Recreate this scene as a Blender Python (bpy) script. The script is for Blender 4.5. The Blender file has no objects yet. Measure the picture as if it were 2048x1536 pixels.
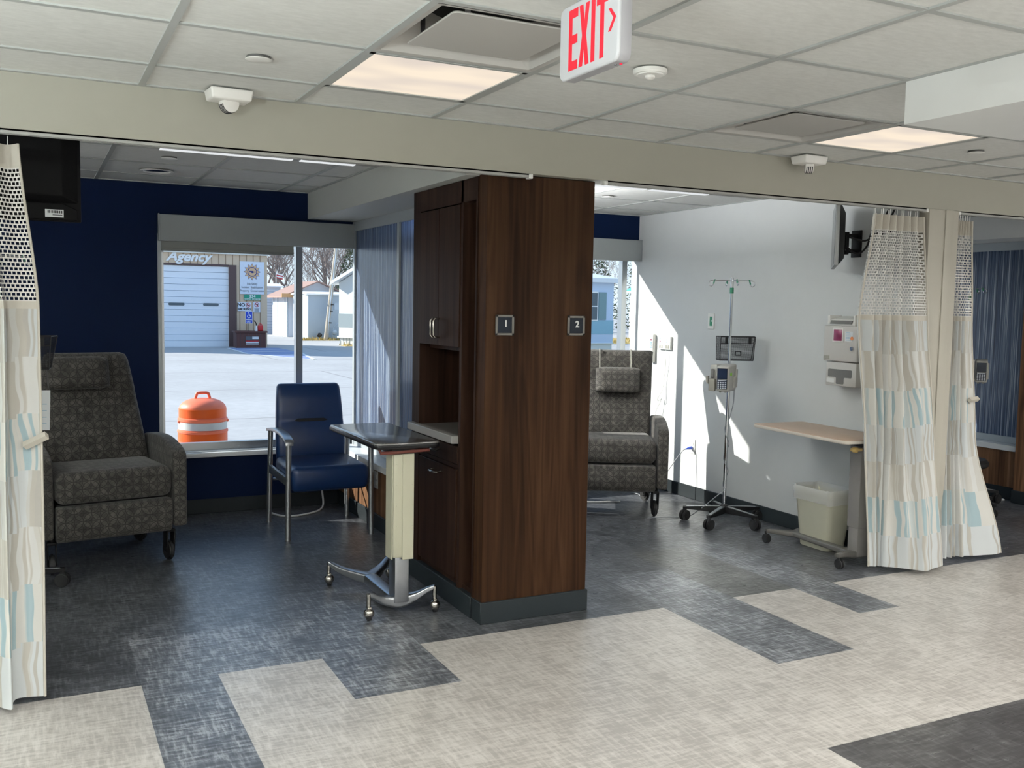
import bpy, bmesh, math, random
from mathutils import Vector, Matrix, Euler
random.seed(7)
R = math.radians
C = bpy.context.scene.collection
SC = bpy.context.scene

# ------------------------------------------------------------------ camera
cam_d = bpy.data.cameras.new('camera'); cam = bpy.data.objects.new('camera', cam_d); C.objects.link(cam)
_y, _p, _r = 0.46306, -0.080419, 0.017906
_f = Vector((math.sin(_y)*math.cos(_p), math.cos(_y)*math.cos(_p), math.sin(_p)))
_r0 = Vector((math.cos(_y), -math.sin(_y), 0)); _u0 = _r0.cross(_f)
_rr = _r0*math.cos(_r) + _u0*math.sin(_r); _uu = -_r0*math.sin(_r) + _u0*math.cos(_r)
_m = Matrix((_rr, _uu, -_f)).transposed().to_4x4(); _m.translation = Vector((0, 0, 1.5))
cam.matrix_world = _m
cam_d.sensor_width = 36.0; cam_d.lens = 1929.5*36.0/2048; cam_d.clip_start = 0.05; cam_d.clip_end = 500
SC.camera = cam

# ------------------------------------------------------------------ light, sky, exposure
SC.view_settings.view_transform = 'Standard'
SC.view_settings.look = 'None'
SC.view_settings.gamma = 1.0
SC.view_settings.use_curve_mapping = False
SC.view_settings.exposure = 0.0
SUN_TO = Vector((-1.0, 0.70, 0.61)).normalized()
SUN_E = 9.5
SKY_S = 1.25
FILL_LAMP_W = 44.0  # power of each added ceiling light
FILL_UP_W = 112.0  # base power of the added standing uplights
world = bpy.data.worlds.new('sky'); SC.world = world; world.use_nodes = True
_wt = world.node_tree; _wt.nodes.clear()
_tc = _wt.nodes.new('ShaderNodeTexCoord'); _sx = _wt.nodes.new('ShaderNodeSeparateXYZ'); _cr = _wt.nodes.new('ShaderNodeValToRGB')
for _i, (_p, _c) in enumerate(((0.0, (.80, .90, 1.0, 1)), (.12, (.66, .83, 1.0, 1)), (.55, (.34, .57, .95, 1)))):
    if _i > 1: _cr.color_ramp.elements.new(.5)
    _cr.color_ramp.elements[_i].position = _p; _cr.color_ramp.elements[_i].color = _c
_bg = _wt.nodes.new('ShaderNodeBackground'); _bg.inputs[1].default_value = SKY_S
_wo = _wt.nodes.new('ShaderNodeOutputWorld')
for _a, _b in ((_tc.outputs['Generated'], _sx.inputs[0]), (_sx.outputs[2], _cr.inputs[0]), (_cr.outputs[0], _bg.inputs[0]), (_bg.outputs[0], _wo.inputs[0])): _wt.links.new(_a, _b)
sun_d = bpy.data.lights.new('sun', 'SUN'); sun_d.energy = SUN_E; sun_d.angle = R(0.6); sun_d.color = (1.0, 0.95, 0.87)
sun = bpy.data.objects.new('sun', sun_d); C.objects.link(sun)
sun.rotation_euler = SUN_TO.to_track_quat('Z', 'Y').to_euler()

# ------------------------------------------------------------------ materials
def lin(c):
    if isinstance(c, str):
        c = [int(c[i:i+2], 16)/255 for i in (0, 2, 4)]
        return tuple(v/12.92 if v <= .04045 else ((v+.055)/1.055)**2.4 for v in c) + (1,)
    return tuple(c) + (1,)
class NT:
    def __init__(s, m):
        m.use_nodes = True; s.m = m; s.t = m.node_tree; s.t.nodes.clear()
        s.out = s.t.nodes.new('ShaderNodeOutputMaterial')
    def n(s, typ, ins=None, **kw):
        d = s.t.nodes.new('ShaderNode' + typ)
        for k, v in kw.items(): setattr(d, k, v)
        for k, v in (ins or {}).items():
            if isinstance(v, bpy.types.NodeSocket): s.t.links.new(v, d.inputs[k])
            else: d.inputs[k].default_value = v
        return d
    def math(s, op, a, b=0.0, c=0.0):
        return s.n('Math', {0: a, 1: b, 2: c}, operation=op).outputs[0]
    def ramp(s, fac, stops, interp='LINEAR'):
        d = s.n('ValToRGB', {0: fac}); e = d.color_ramp.elements; d.color_ramp.interpolation = interp
        while len(e) < len(stops): e.new(0.5)
        for i, (p, c) in enumerate(stops): e[i].position = p; e[i].color = lin(c)
        return d.outputs[0]
    def mix(s, f, a, b):
        d = s.n('Mix', data_type='RGBA')
        for k, v in ((0, f), (6, a), (7, b)):
            if isinstance(v, bpy.types.NodeSocket): s.t.links.new(v, d.inputs[k])
            else: d.inputs[k].default_value = v
        return d.outputs[2]
    def co(s, kind='Object', scale=(1, 1, 1)):
        tc = s.n('TexCoord'); mp = s.n('Mapping', {0: tc.outputs[kind], 3: scale}); return mp.outputs[0]
    def noise(s, vec, scale=5, detail=3, rough=.5, dist=0.0):
        return s.n('TexNoise', {'Vector': vec, 'Scale': scale, 'Detail': detail, 'Roughness': rough, 'Distortion': dist}).outputs[0]
    def pbr(s, color, rough=.5, metal=0.0, spec=.5, bump=None, bstr=.1, bdist=.005, **ex):
        ins = {'Base Color': color, 'Roughness': rough, 'Metallic': metal, 'Specular IOR Level': spec}
        ins.update(ex)
        b = s.n('BsdfPrincipled', ins)
        if bump is not None:
            bp = s.n('Bump', {'Strength': bstr, 'Distance': bdist, 'Height': bump}); s.t.links.new(bp.outputs[0], b.inputs['Normal'])
        s.t.links.new(b.outputs[0], s.out.inputs[0]); return b
def new(name):
    return NT(bpy.data.materials.new(name))
def plain(name, col, rough=.5, metal=0.0, spec=.5, var=.06, scale=14, bump=0.0):
    k = new(name); c = lin(col)
    nz = k.noise(k.co(), scale, 3)
    c1 = tuple(v*(1-var) for v in c[:3]) + (1,); c2 = tuple(min(1, v*(1+var)) for v in c[:3]) + (1,)
    k.pbr(k.mix(nz, c1, c2), rough, metal, spec, nz if bump else None, bump)
    return k.m
M = {}
def simple(key, *a, **kw): M[key] = plain(key.replace('_', ' '), *a, **kw)
simple('wall_paint', 'c9cbca', .6, var=.02)
simple('navy_paint', (.0012, .0082, .036), .6, spec=.12, var=.04)
simple('beam_paint', (.325, .312, .262), .55, var=.02)
simple('post_paint', (.43, .405, .345), .5, var=.02)
simple('soffit_paint', 'b9bbb6', .6, var=.02)
simple('white_paint', 'd8d9d7', .55, var=.02)
simple('grid_metal', 'a3a5a2', .45, spec=.3, var=.02)
simple('white_plastic', 'dcdbd6', .4, var=.02)
simple('sensor_plastic', 'd9d6d1', .45, var=.02)
simple('track_metal', (.34, .34, .32), .5)
simple('tv_black', (.004, .004, .0045), .6, spec=.12)
simple('black_slot', (.006, .006, .007), .8)
simple('diffuser_metal', 'a9a6a1', .5, var=.03, scale=3)
simple('cove_base', (.016, .021, .024), .5, spec=.25, var=.06)
simple('aluminium', 'b4b8bb', .28, 1.0, var=.03)
simple('frame_grey', 'aab0b3', .4, .25, var=.03)
simple('chrome', 'c9ccd0', .12, 1.0, var=.02)
simple('brushed_steel', 'aeb1b5', .3, 1.0, var=.06, scale=60)
simple('nickel', 'b0aca4', .22, 1.0, var=.05)
simple('black_plastic', (.008, .008, .009), .5, spec=.3)
simple('black_gloss', (.005, .005, .006), .35, spec=.3)
simple('dark_metal', (.035, .035, .038), .45, .5)
simple('shade_fabric', '9fa4a5', .75, var=.03, scale=120)
simple('shade_hem', '8d8f8c', .7, var=.03)
simple('sill_white', 'd6d9da', .35, var=.02)
simple('blue_vinyl', (.0045, .021, .080), .36, var=.05, bump=.05)
simple('chair_metal', 'a2a5a8', .32, .85, var=.04)
simple('cream_metal', 'b9b6a0', .4, var=.03)
simple('dark_top', (.10, .094, .092), .16, spec=1.0, var=.08)
simple('rubber', (.014, .014, .015), .55)
simple('lever_red', (.14, .035, .025), .4)
simple('beige_top', 'b29a86', .42, var=.06)
simple('beige_edge', 'c6beb2', .45, var=.03)
simple('taupe_metal', '7f7b78', .42, .1, var=.04)
simple('taupe_dark', '5e5c58', .45, .1, var=.05)
simple('tan_lever', (.55, .38, .14), .4)
simple('counter', '6d6a67', .3, var=.08)
simple('counter_edge', '8f8d8a', .4, var=.04)
simple('bin_plastic', 'd2cfba', .45, var=.03)
simple('pump_shell', 'aaa9a4', .45, var=.03)
simple('pump_dark', '8d8b82', .45, var=.03)
simple('screen_glass', (.010, .016, .034), .15)
simple('key_grey', 'b8bcc2', .5)
simple('lime_sticker', (.22, .55, .03), .5)
simple('cord_grey', '8d9094', .5)
simple('cord_white', 'd9dad8', .45)
simple('plug_blue', (.05, .11, .55), .35)
simple('outlet_plate', 'd4d5d2', .4, var=.02)
simple('plate_grey', '8e9090', .42, .3, var=.03)
simple('circuit_green', (.015, .17, .09), .45, var=.5, scale=160)
simple('sharps_shell', 'b9b6b1', .45, var=.02)
simple('sharps_red', (.16, .015, .055), .3, var=.5, scale=40)
simple('dark_opening', (.09, .088, .083), .6)
simple('label_paper', 'dfe2e4', .6, var=.02)
simple('label_blue', (.25, .42, .55), .6)
simple('label_orange', (.55, .16, .04), .6)
simple('ink', (.02, .02, .025), .6)
simple('sign_frame', '6f6d68', .45, .3, var=.03)
simple('sign_slate', (.014, .018, .027), .6, spec=.2)
simple('sign_letter', 'd2d3d0', .45)
simple('exit_face', 'bcbdc0', .35, var=.01)
simple('exit_red', (.78, .012, .035), .4, var=.03)
simple('exit_body', '98979a', .45, var=.02)
simple('cloth_band', 'd3cec4', .8, var=.04)
simple('pipe_white', 'd5dce0', .3)
# outside
simple('siding_tan', 'd9c0a4', .6, var=.05)
simple('siding_rib', '8e745c', .6)
simple('trim_cream', 'dcd8cc', .5)
simple('door_panel', 'eef2f8', .45, var=.03)
simple('brown_trim', '5c4644', .55, var=.08)
simple('planter_brown', '5f3a33', .6, var=.12)
simple('letter_white', 'f0efec', .5)
simple('sign_white', 'dfe4ee', .5)
simple('sign_green', (.015, .30, .19), .45)
simple('sign_blue', (.015, .06, .52), .45)
simple('sign_red', (.55, .03, .04), .5)
simple('star_gold', (.72, .46, .26), .5)
simple('star_navy', (.05, .06, .22), .5)
simple('jerry_red', (.62, .02, .025), .4)
simple('flag_grey', '5d6064', .6)
simple('drum_orange', (1.0, .21, .10), .5, var=.06, scale=9)
simple('drum_bright', (1.0, .13, .01), .35, var=.12, scale=14)
simple('drum_white', 'd9d9d4', .5, var=.10, scale=9)
simple('paint_blue', (.21, .26, .42), .8, var=.2, scale=3)
simple('paint_white', (.62, .62, .62), .8, var=.1, scale=3)
simple('shed_white', 'd6dbe4', .6, var=.03)
simple('shed_grey', 'a3b1bf', .6, var=.04)
simple('shed_roof', 'a08073', .6, var=.1)
simple('wood_fascia', 'c79a6a', .6)
simple('metal_roof', 'e3e5e6', .45, var=.04)
simple('trailer_white', 'dfe0dc', .55, var=.05, scale=2)
simple('trailer_band', '9aa5a8', .55)
simple('pole_wood', 'a8a094', .85, var=.15, scale=9)
simple('home_blue', 'c6d6ea', .6, var=.04)
simple('home_teal', '93bccb', .6, var=.04)
simple('shutter_green', '7f9a9c', .6)
simple('roof_green', (.08, .33, .28), .5)
simple('bark', '7d716c', .9, var=.2)
simple('evergreen', '48523a', .9, var=.4, scale=3)
simple('dry_grass', 'b09a5e', .95, var=.25, scale=6)
simple('window_dark', '55636b', .2)
simple('concrete_base', '8f8a80', .9)

def wood(name, a, b, c, sc=1.0):
    k = new(name)
    fine = k.noise(k.co(scale=(42*sc, 42*sc, 1.1)), 1.0, 5, .6, .3)
    warp = k.noise(k.co(scale=(5.5*sc, 5.5*sc, .42)), 1.0, 2, .5, .5)
    rings = k.math('SINE', k.math('MULTIPLY', warp, 62.0))
    v = k.math('ADD', k.math('MULTIPLY', fine, .85), k.math('MULTIPLY', rings, .085))
    broad = k.noise(k.co(scale=(9*sc, 9*sc, .12)), 1.0, 2)
    v = k.math('ADD', v, k.math('MULTIPLY', k.math('SUBTRACT', broad, .5), .9))
    k.pbr(k.ramp(v, [(.16, a), (.46, b), (.80, c)]), .5, 0, .10, fine, .03)
    return k.m
M['wood'] = wood('walnut laminate', (.014, .0055, .0022), (.031, .0130, .0058), (.054, .0255, .0118))
M['wood_shaded'] = wood('shaded walnut laminate', (.013, .006, .0035), (.026, .0125, .008), (.042, .022, .0145))  # same walnut, with the shade on the unlit cabinet put into its colour
M['wood_bay'] = wood('walnut wainscot', (.055, .026, .014), (.16, .082, .042), (.26, .14, .08))

def vinyl(name, a, b, c, rlo=.25, rhi=.40):
    k = new(name)
    n1 = k.noise(k.co(scale=(9, 62, 1)), 1.0, 5, .62, .15)
    n2 = k.noise(k.co(scale=(62, 9, 1)), 1.0, 5, .62, .15)
    n3 = k.noise(k.co(scale=(6, 6, 1)), 1.0, 4, .6)
    n4 = k.noise(k.co(scale=(1.3, 1.3, 1)), 1.0, 2)
    v = k.math('ADD', k.math('MULTIPLY', k.math('MAXIMUM', n1, n2), .55), k.math('MULTIPLY', k.math('MINIMUM', n1, n2), .30))
    v = k.math('ADD', v, k.math('MULTIPLY', n3, .22))
    v = k.math('ADD', v, k.math('MULTIPLY', k.math('SUBTRACT', n4, .5), .16))
    rg = k.n('MapRange', {0: n1, 1: .35, 2: .7, 3: rhi, 4: rlo}).outputs[0]
    k.pbr(k.ramp(v, [(.475, a), (.55, b), (.635, c)]), rg, 0, .9, v, .02, .001)
    return k.m
M['vinyl_beige'] = vinyl('beige woven vinyl', (.35, .325, .30), (.46, .432, .40), (.57, .54, .505))
M['vinyl_dark'] = vinyl('charcoal woven vinyl', (.040, .042, .047), (.074, .078, .087), (.165, .172, .187))
M['vinyl_mid'] = vinyl('slate woven vinyl', (.066, .070, .080), (.120, .127, .142), (.29, .30, .325))
M['vinyl_black'] = vinyl('graphite woven vinyl', (.038, .036, .038), (.058, .056, .058), (.11, .108, .11))
M['vinyl_olive'] = vinyl('warm grey woven vinyl', (.055, .055, .053), (.092, .093, .091), (.165, .165, .162))

k = new('ceiling tile')
nz = k.noise(k.co(scale=(22, 60, 1)), 1.0, 4, .7)
k.pbr(k.ramp(nz, [(.3, 'c6c6c2'), (.7, 'd2d2ce')]), .8, 0, .2, nz, .10, .003); M['tile'] = k.m

def petals(name, dark, mid, light, line):
    k = new(name)
    uv = k.co('UV', (11.5, 11.5, 1))
    def ring(off):
        p = k.n('VectorMath', {0: uv, 1: (off[0], off[1], 0)}, operation='ADD').outputs[0]
        f = k.n('VectorMath', {0: p}, operation='FRACTION').outputs[0]
        q = k.n('VectorMath', {0: f, 1: (.5, .5, 0)}, operation='SUBTRACT').outputs[0]
        sp = k.n('SeparateXYZ', {0: q}); x, y = sp.outputs[0], sp.outputs[1]
        return k.math('SQRT', k.math('ADD', k.math('MULTIPLY', x, x), k.math('MULTIPLY', y, y)))
    dA, dB, dC, dD = ring((0, 0)), ring((.5, .5)), ring((.5, 0)), ring((0, .5))
    ln = None
    for d in (dA, dB):
        e = k.math('LESS_THAN', k.math('ABSOLUTE', k.math('SUBTRACT', d, .5)), .022)
        ln = e if ln is None else k.math('MAXIMUM', ln, e)
    for d in (dC, dD):
        e = k.math('LESS_THAN', k.math('ABSOLUTE', k.math('SUBTRACT', d, .5)), .013)
        ln = k.math('MAXIMUM', ln, e)
    lens = k.math('ADD', k.math('LESS_THAN', dA, .5), k.math('LESS_THAN', dB, .5))
    cell = k.n('TexWhiteNoise', {'Vector': k.n('VectorMath', {0: uv}, operation='FLOOR').outputs[0]}, noise_dimensions='2D').outputs[0]
    big = k.noise(k.co('UV', (22, 22, 1)), 1.0, 3)
    v = k.math('ADD', k.math('MULTIPLY', lens, .09), k.math('ADD', k.math('MULTIPLY', cell, .13), k.math('MULTIPLY', big, .75)))
    base = k.ramp(v, [(.40, dark), (.56, mid), (.74, light)])
    weave = k.noise(k.co('UV', (600, 600, 1)), 1.0, 2)
    k.pbr(k.mix(k.math('MULTIPLY', ln, .75), base, lin(line)), .78, 0, .2, weave, .1, .002, **{'Sheen Weight': .15})
    return k.m
M['recliner_fabric'] = petals('petal print upholstery', (.034, .031, .028), (.062, .057, .051), (.100, .092, .082), (.018, .016, .015))

k = new('streaked resin')
st = k.noise(k.co(scale=(60, 60, .55)), 1.0, 4, .75)
st2 = k.noise(k.co(scale=(190, 190, 1.6)), 1.0, 3, .7)
v = k.math('ADD', k.math('MULTIPLY', st, .6), k.math('MULTIPLY', st2, .4))
col = k.ramp(v, [(.38, (.018, .032, .075)), (.465, (.060, .095, .18)), (.54, (.16, .22, .33)), (.60, (.75, .82, .90))])
b = k.pbr(col, k.n('MapRange', {0: st, 1: .3, 2: .7, 3: .34, 4: .16}).outputs[0], 0, .75, v, .15, .003)
k2 = k.n('BsdfTranslucent', {0: k.ramp(v, [(.36, (.03, .05, .12)), (.6, (.3, .4, .6)), (.7, (.9, .95, 1))])})
mx = k.n('MixShader', {0: .28, 1: b.outputs[0], 2: k2.outputs[0]})
k.t.links.new(mx.outputs[0], k.out.inputs[0])
M['resin'] = k.m

k = new('window glass')
lw = k.n('LayerWeight', {0: .12})
g = k.n('BsdfGlossy', {0: (1, 1, 1, 1), 1: .02}); tr = k.n('BsdfTransparent', {0: (.96, .98, .98, 1)})
mx = k.n('MixShader', {0: k.math('MULTIPLY', lw.outputs[0], .35), 1: tr.outputs[0], 2: g.outputs[0]})
k.t.links.new(mx.outputs[0], k.out.inputs[0]); M['glass'] = k.m

def translucent(name, colsock_fn, amt=.35):
    k = new(name); c = colsock_fn(k)
    d = k.n('BsdfDiffuse', {0: c}); t = k.n('BsdfTranslucent', {0: c})
    mx = k.n('MixShader', {0: amt, 1: d.outputs[0], 2: t.outputs[0]})
    k.t.links.new(mx.outputs[0], k.out.inputs[0]); return k.m
def curtain_col(k):
    sp = k.n('SeparateXYZ', {0: k.co('UV')}); u, v = sp.outputs[0], sp.outputs[1]
    blk = k.math('FLOOR', k.math('DIVIDE', u, .36))
    vv = k.math('ADD', v, k.math('MULTIPLY', k.math('MODULO', blk, 2.0), .018))
    row = k.math('FLOOR', k.math('DIVIDE', k.math('SUBTRACT', vv, .02), .2105))
    typ = k.math('MODULO', row, 3.0)
    wob = k.noise(k.n('CombineXYZ', {0: k.math('MULTIPLY', u, 9.0), 1: k.math('MULTIPLY', v, 5.0), 2: row}).outputs[0], 1.0, 1)
    uu = k.math('ADD', k.math('MULTIPLY', u, 34.0), k.math('MULTIPLY', wob, 2.2))
    st = k.noise(k.n('CombineXYZ', {0: uu, 1: k.math('MULTIPLY', row, 7.3), 2: 0.0}).outputs[0], 1.0, 1)
    stripe = k.n('MapRange', {0: st, 1: .535, 2: .56, 3: 0.0, 4: 1.0}).outputs[0]
    stripe2 = k.n('MapRange', {0: k.noise(k.n('CombineXYZ', {0: k.math('MULTIPLY', uu, .62), 1: k.math('MULTIPLY', row, 3.1), 2: 4.0}).outputs[0], 1.0, 1), 1: .55, 2: .57, 3: 0.0, 4: .7}).outputs[0]
    is0 = k.math('COMPARE', typ, 0.0, .1); is1 = k.math('COMPARE', typ, 1.0, .1)
    ground = k.mix(is0, lin('dcdcd9'), lin('d6dadb'))
    ground = k.mix(is1, ground, lin('dbd9d3'))
    tone = k.mix(is0, lin('bfbab0'), lin('bbb6ad'))
    tone = k.mix(is1, tone, lin('9db9c2'))
    c = k.mix(k.math('MULTIPLY', stripe, .85), ground, tone)
    c = k.mix(k.math('MULTIPLY', stripe2, .7), c, k.mix(is1, lin('c9c4b9'), lin('b3c6cb')))
    weave = k.noise(k.co('UV', (700, 700, 1)), 1.0, 1)
    return k.mix(k.math('MULTIPLY', weave, .12), c, lin('b5b1a8'))
M['curtain'] = translucent('striped curtain cloth', curtain_col, .2)
M['curtain_band'] = translucent('cream curtain band', lambda k: k.mix(k.noise(k.co('UV', (30, 30, 1)), 1.0), lin('d6d1c7'), lin('cdc7bb')), .25)
k = new('curtain netting')
bt = k.n('TexBrick', {'Vector': k.co('UV'), 'Color1': (0, 0, 0, 1), 'Color2': (0, 0, 0, 1), 'Mortar': (1, 1, 1, 1), 'Scale': 1.0, 'Mortar Size': .0026, 'Mortar Smooth': .1, 'Brick Width': .017, 'Row Height': .0155})
d = k.n('BsdfDiffuse', {0: lin('dcdad6')}); t = k.n('BsdfTransparent')
mx = k.n('MixShader', {0: bt.outputs[0], 1: t.outputs[0], 2: d.outputs[0]}); k.t.links.new(mx.outputs[0], k.out.inputs[0])
M['net'] = k.m
k = new('wire mesh')
bt = k.n('TexBrick', {'Vector': k.co('UV'), 'Color1': (0, 0, 0, 1), 'Color2': (0, 0, 0, 1), 'Mortar': (1, 1, 1, 1), 'Scale': 1.0, 'Mortar Size': .0007, 'Mortar Smooth': .1, 'Brick Width': .005, 'Row Height': .005}, offset=0.0)
d = k.n('BsdfDiffuse', {0: (.03, .03, .033, 1)}); t = k.n('BsdfTransparent')
mx = k.n('MixShader', {0: bt.outputs[0], 1: t.outputs[0], 2: d.outputs[0]}); k.t.links.new(mx.outputs[0], k.out.inputs[0])
M['wire'] = k.m
k = new('bag film')
d = k.n('BsdfPrincipled', {'Base Color': lin('e6e6e2'), 'Roughness': .25}); t = k.n('BsdfTransparent')
mx = k.n('MixShader', {0: .45, 1: t.outputs[0], 2: d.outputs[0]}); k.t.links.new(mx.outputs[0], k.out.inputs[0]); M['film'] = k.m

def emit(name, col, s):
    k = new(name)
    e = k.n('Emission', {0: lin(col), 1: s}); k.t.links.new(e.outputs[0], k.out.inputs[0]); return k.m
k = new('lamp diffuser')
nz = k.noise(k.co('Object', (2.2, 5.5, 1)), 1.0, 1)
e = k.n('Emission', {0: k.ramp(nz, [(.35, (.80, .70, .61)), (.62, (1.0, .86, .69))]), 1: 1.0}); k.t.links.new(e.outputs[0], k.out.inputs[0])
M['lamp'] = k.m
M['strip'] = emit('added slot glow', (.95, .98, 1.0), .85)  # glow given to the ceiling diffuser slots, which are no lamps
M['red_led'] = emit('red indicator', (1, .05, .1), 1.0)

k = new('pavement')
n1 = k.noise(k.co(scale=(.35, .35, 1)), 1.0, 5, .6); n2 = k.noise(k.co(scale=(7, 7, 1)), 1.0, 4, .6)
v = k.math('ADD', k.math('MULTIPLY', n1, .6), k.math('MULTIPLY', n2, .4))
pc = k.ramp(v, [(.3, (.34, .33, .325)), (.55, (.42, .41, .405)), (.75, (.50, .49, .485))])
bt = k.n('TexBrick', {'Vector': k.co(), 'Color1': (0, 0, 0, 1), 'Color2': (0, 0, 0, 1), 'Mortar': (1, 1, 1, 1), 'Scale': 1.0, 'Mortar Size': .035, 'Brick Width': 9.0, 'Row Height': 4.6}, offset=.3)
k.pbr(k.mix(k.math('MULTIPLY', bt.outputs[0], .55), pc, (.2, .19, .18, 1)), .85, 0, .2, n2, .1); M['pavement'] = k.m
# ------------------------------------------------------------------ mesh helpers
class B:
    """collects shapes; build() links them as ONE mesh object"""
    def __init__(s): s.bm = bmesh.new(); s.mats = []
    def _add(s, t, mi=0, mtx=None):
        if mtx is not None: bmesh.ops.transform(t, matrix=mtx, verts=t.verts)
        for f in t.faces: f.material_index = mi
        me = bpy.data.meshes.new('t'); t.to_mesh(me); t.free(); s.bm.from_mesh(me); bpy.data.meshes.remove(me); return s
    def box(s, x0, x1, y0, y1, z0, z1, bev=0, seg=2, mi=0, mtx=None):
        t = bmesh.new(); bmesh.ops.create_cube(t, size=1)
        for v in t.verts: v.co = Vector(((x0+x1)/2+v.co.x*(x1-x0), (y0+y1)/2+v.co.y*(y1-y0), (z0+z1)/2+v.co.z*(z1-z0)))
        if bev: bmesh.ops.bevel(t, geom=t.edges[:], offset=bev, segments=seg, profile=.5, affect='EDGES', clamp_overlap=True)
        return s._add(t, mi, mtx)
    def hexa(s, pts, bev=0, seg=2, mi=0):
        """8 points: bottom ring 4, top ring 4"""
        t = bmesh.new(); v = [t.verts.new(p) for p in pts]
        for f in ((3, 2, 1, 0), (4, 5, 6, 7), (0, 1, 5, 4), (1, 2, 6, 5), (2, 3, 7, 6), (3, 0, 4, 7)): t.faces.new([v[i] for i in f])
        if bev: bmesh.ops.bevel(t, geom=t.edges[:], offset=bev, segments=seg, profile=.5, affect='EDGES', clamp_overlap=True)
        return s._add(t, mi)
    def quad(s, pts, mi=0):
        t = bmesh.new(); t.faces.new([t.verts.new(p) for p in pts]); return s._add(t, mi)
    def cyl(s, p0, p1, r0, r1=None, n=16, mi=0, bev=0):
        p0, p1 = Vector(p0), Vector(p1); r1 = r0 if r1 is None else r1
        t = bmesh.new(); d = p1-p0
        bmesh.ops.create_cone(t, cap_ends=True, segments=n, radius1=r0, radius2=r1, depth=d.length)
        if bev: bmesh.ops.bevel(t, geom=[e for e in t.edges if abs(e.verts[0].co.z-e.verts[1].co.z) < 1e-6], offset=bev, segments=2, affect='EDGES')
        return s._add(t, mi, Matrix.Translation((p0+p1)/2) @ d.to_track_quat('Z', 'Y').to_matrix().to_4x4())
    def sph(s, c, r, mi=0, sc=(1, 1, 1), n=16):
        t = bmesh.new(); bmesh.ops.create_uvsphere(t, u_segments=n, v_segments=max(6, n*2//3), radius=r)
        return s._add(t, mi, Matrix.Translation(c) @ Matrix.Diagonal((*sc, 1)))
    def tube(s, pts, r, n=8, closed=False, mi=0):
        pts = [Vector(p) for p in pts]; rs = r if isinstance(r, (list, tuple)) else [r]*len(pts)
        t = bmesh.new(); rings = []; N = len(pts); up = None
        for i, p in enumerate(pts):
            a = pts[i-1] if (i > 0 or closed) else p; b = pts[(i+1) % N] if (i < N-1 or closed) else p
            d = (b-a).normalized()
            if up is None: up = Vector((0, 0, 1)) if abs(d.z) < .9 else Vector((1, 0, 0))
            e1 = (up-d*up.dot(d)).normalized(); e2 = d.cross(e1); up = e1
            rings.append([t.verts.new(p+e1*rs[i]*math.cos(2*math.pi*j/n)+e2*rs[i]*math.sin(2*math.pi*j/n)) for j in range(n)])
        for i in range(N if closed else N-1):
            A, Bq = rings[i], rings[(i+1) % N]
            for j in range(n): t.faces.new((A[j], A[(j+1) % n], Bq[(j+1) % n], Bq[j]))
        if not closed: t.faces.new(rings[0][::-1]); t.faces.new(rings[-1])
        bmesh.ops.recalc_face_normals(t, faces=t.faces)
        return s._add(t, mi)
    def lathe(s, prof, c=(0, 0, 0), n=24, mi=0, mtx=None):
        t = bmesh.new(); rings = []
        for r, z in prof: rings.append([t.verts.new((r*math.cos(2*math.pi*j/n), r*math.sin(2*math.pi*j/n), z)) for j in range(n)])
        for A, Bq in zip(rings, rings[1:]):
            for j in range(n): t.faces.new((A[j], A[(j+1) % n], Bq[(j+1) % n], Bq[j]))
        if prof[0][0] > 1e-5: t.faces.new(rings[0][::-1])
        if prof[-1][0] > 1e-5: t.faces.new(rings[-1])
        bmesh.ops.remove_doubles(t, verts=t.verts, dist=1e-6); bmesh.ops.recalc_face_normals(t, faces=t.faces)
        return s._add(t, mi, Matrix.Translation(c) @ (mtx or Matrix()))
    def prism(s, poly, axis, a, b, bev=0, seg=2, mi=0):
        """polygon of 2D points extruded along an axis from a to b ('x': points are (y, z); 'y': (x, z); 'z': (x, y))"""
        P = {'x': lambda u, v, w: (w, u, v), 'y': lambda u, v, w: (u, w, v), 'z': lambda u, v, w: (u, v, w)}[axis]
        t = bmesh.new(); A = [t.verts.new(P(u, v, a)) for u, v in poly]; Bq = [t.verts.new(P(u, v, b)) for u, v in poly]
        t.faces.new(A); t.faces.new(Bq); n = len(poly)
        for i in range(n): t.faces.new((A[i], A[(i+1) % n], Bq[(i+1) % n], Bq[i]))
        bmesh.ops.recalc_face_normals(t, faces=t.faces)
        if bev:
            cap = [e for e in t.edges if (e.verts[0] in A) == (e.verts[1] in A)]
            bmesh.ops.bevel(t, geom=cap, offset=bev, segments=seg, profile=.5, affect='EDGES', clamp_overlap=True)
        return s._add(t, mi)
    def loft(s, rings, caps=True, mi=0, closed=True):
        t = bmesh.new(); L = [[t.verts.new(p) for p in r] for r in rings]; n = len(L[0])
        for A, Bq in zip(L, L[1:]):
            for j in range(n if closed else n-1): t.faces.new((A[j], A[(j+1) % n], Bq[(j+1) % n], Bq[j]))
        if caps: t.faces.new(L[0][::-1]); t.faces.new(L[-1])
        bmesh.ops.recalc_face_normals(t, faces=t.faces)
        return s._add(t, mi)
    def move(s, mtx): bmesh.ops.transform(s.bm, matrix=mtx, verts=s.bm.verts); return s
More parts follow.
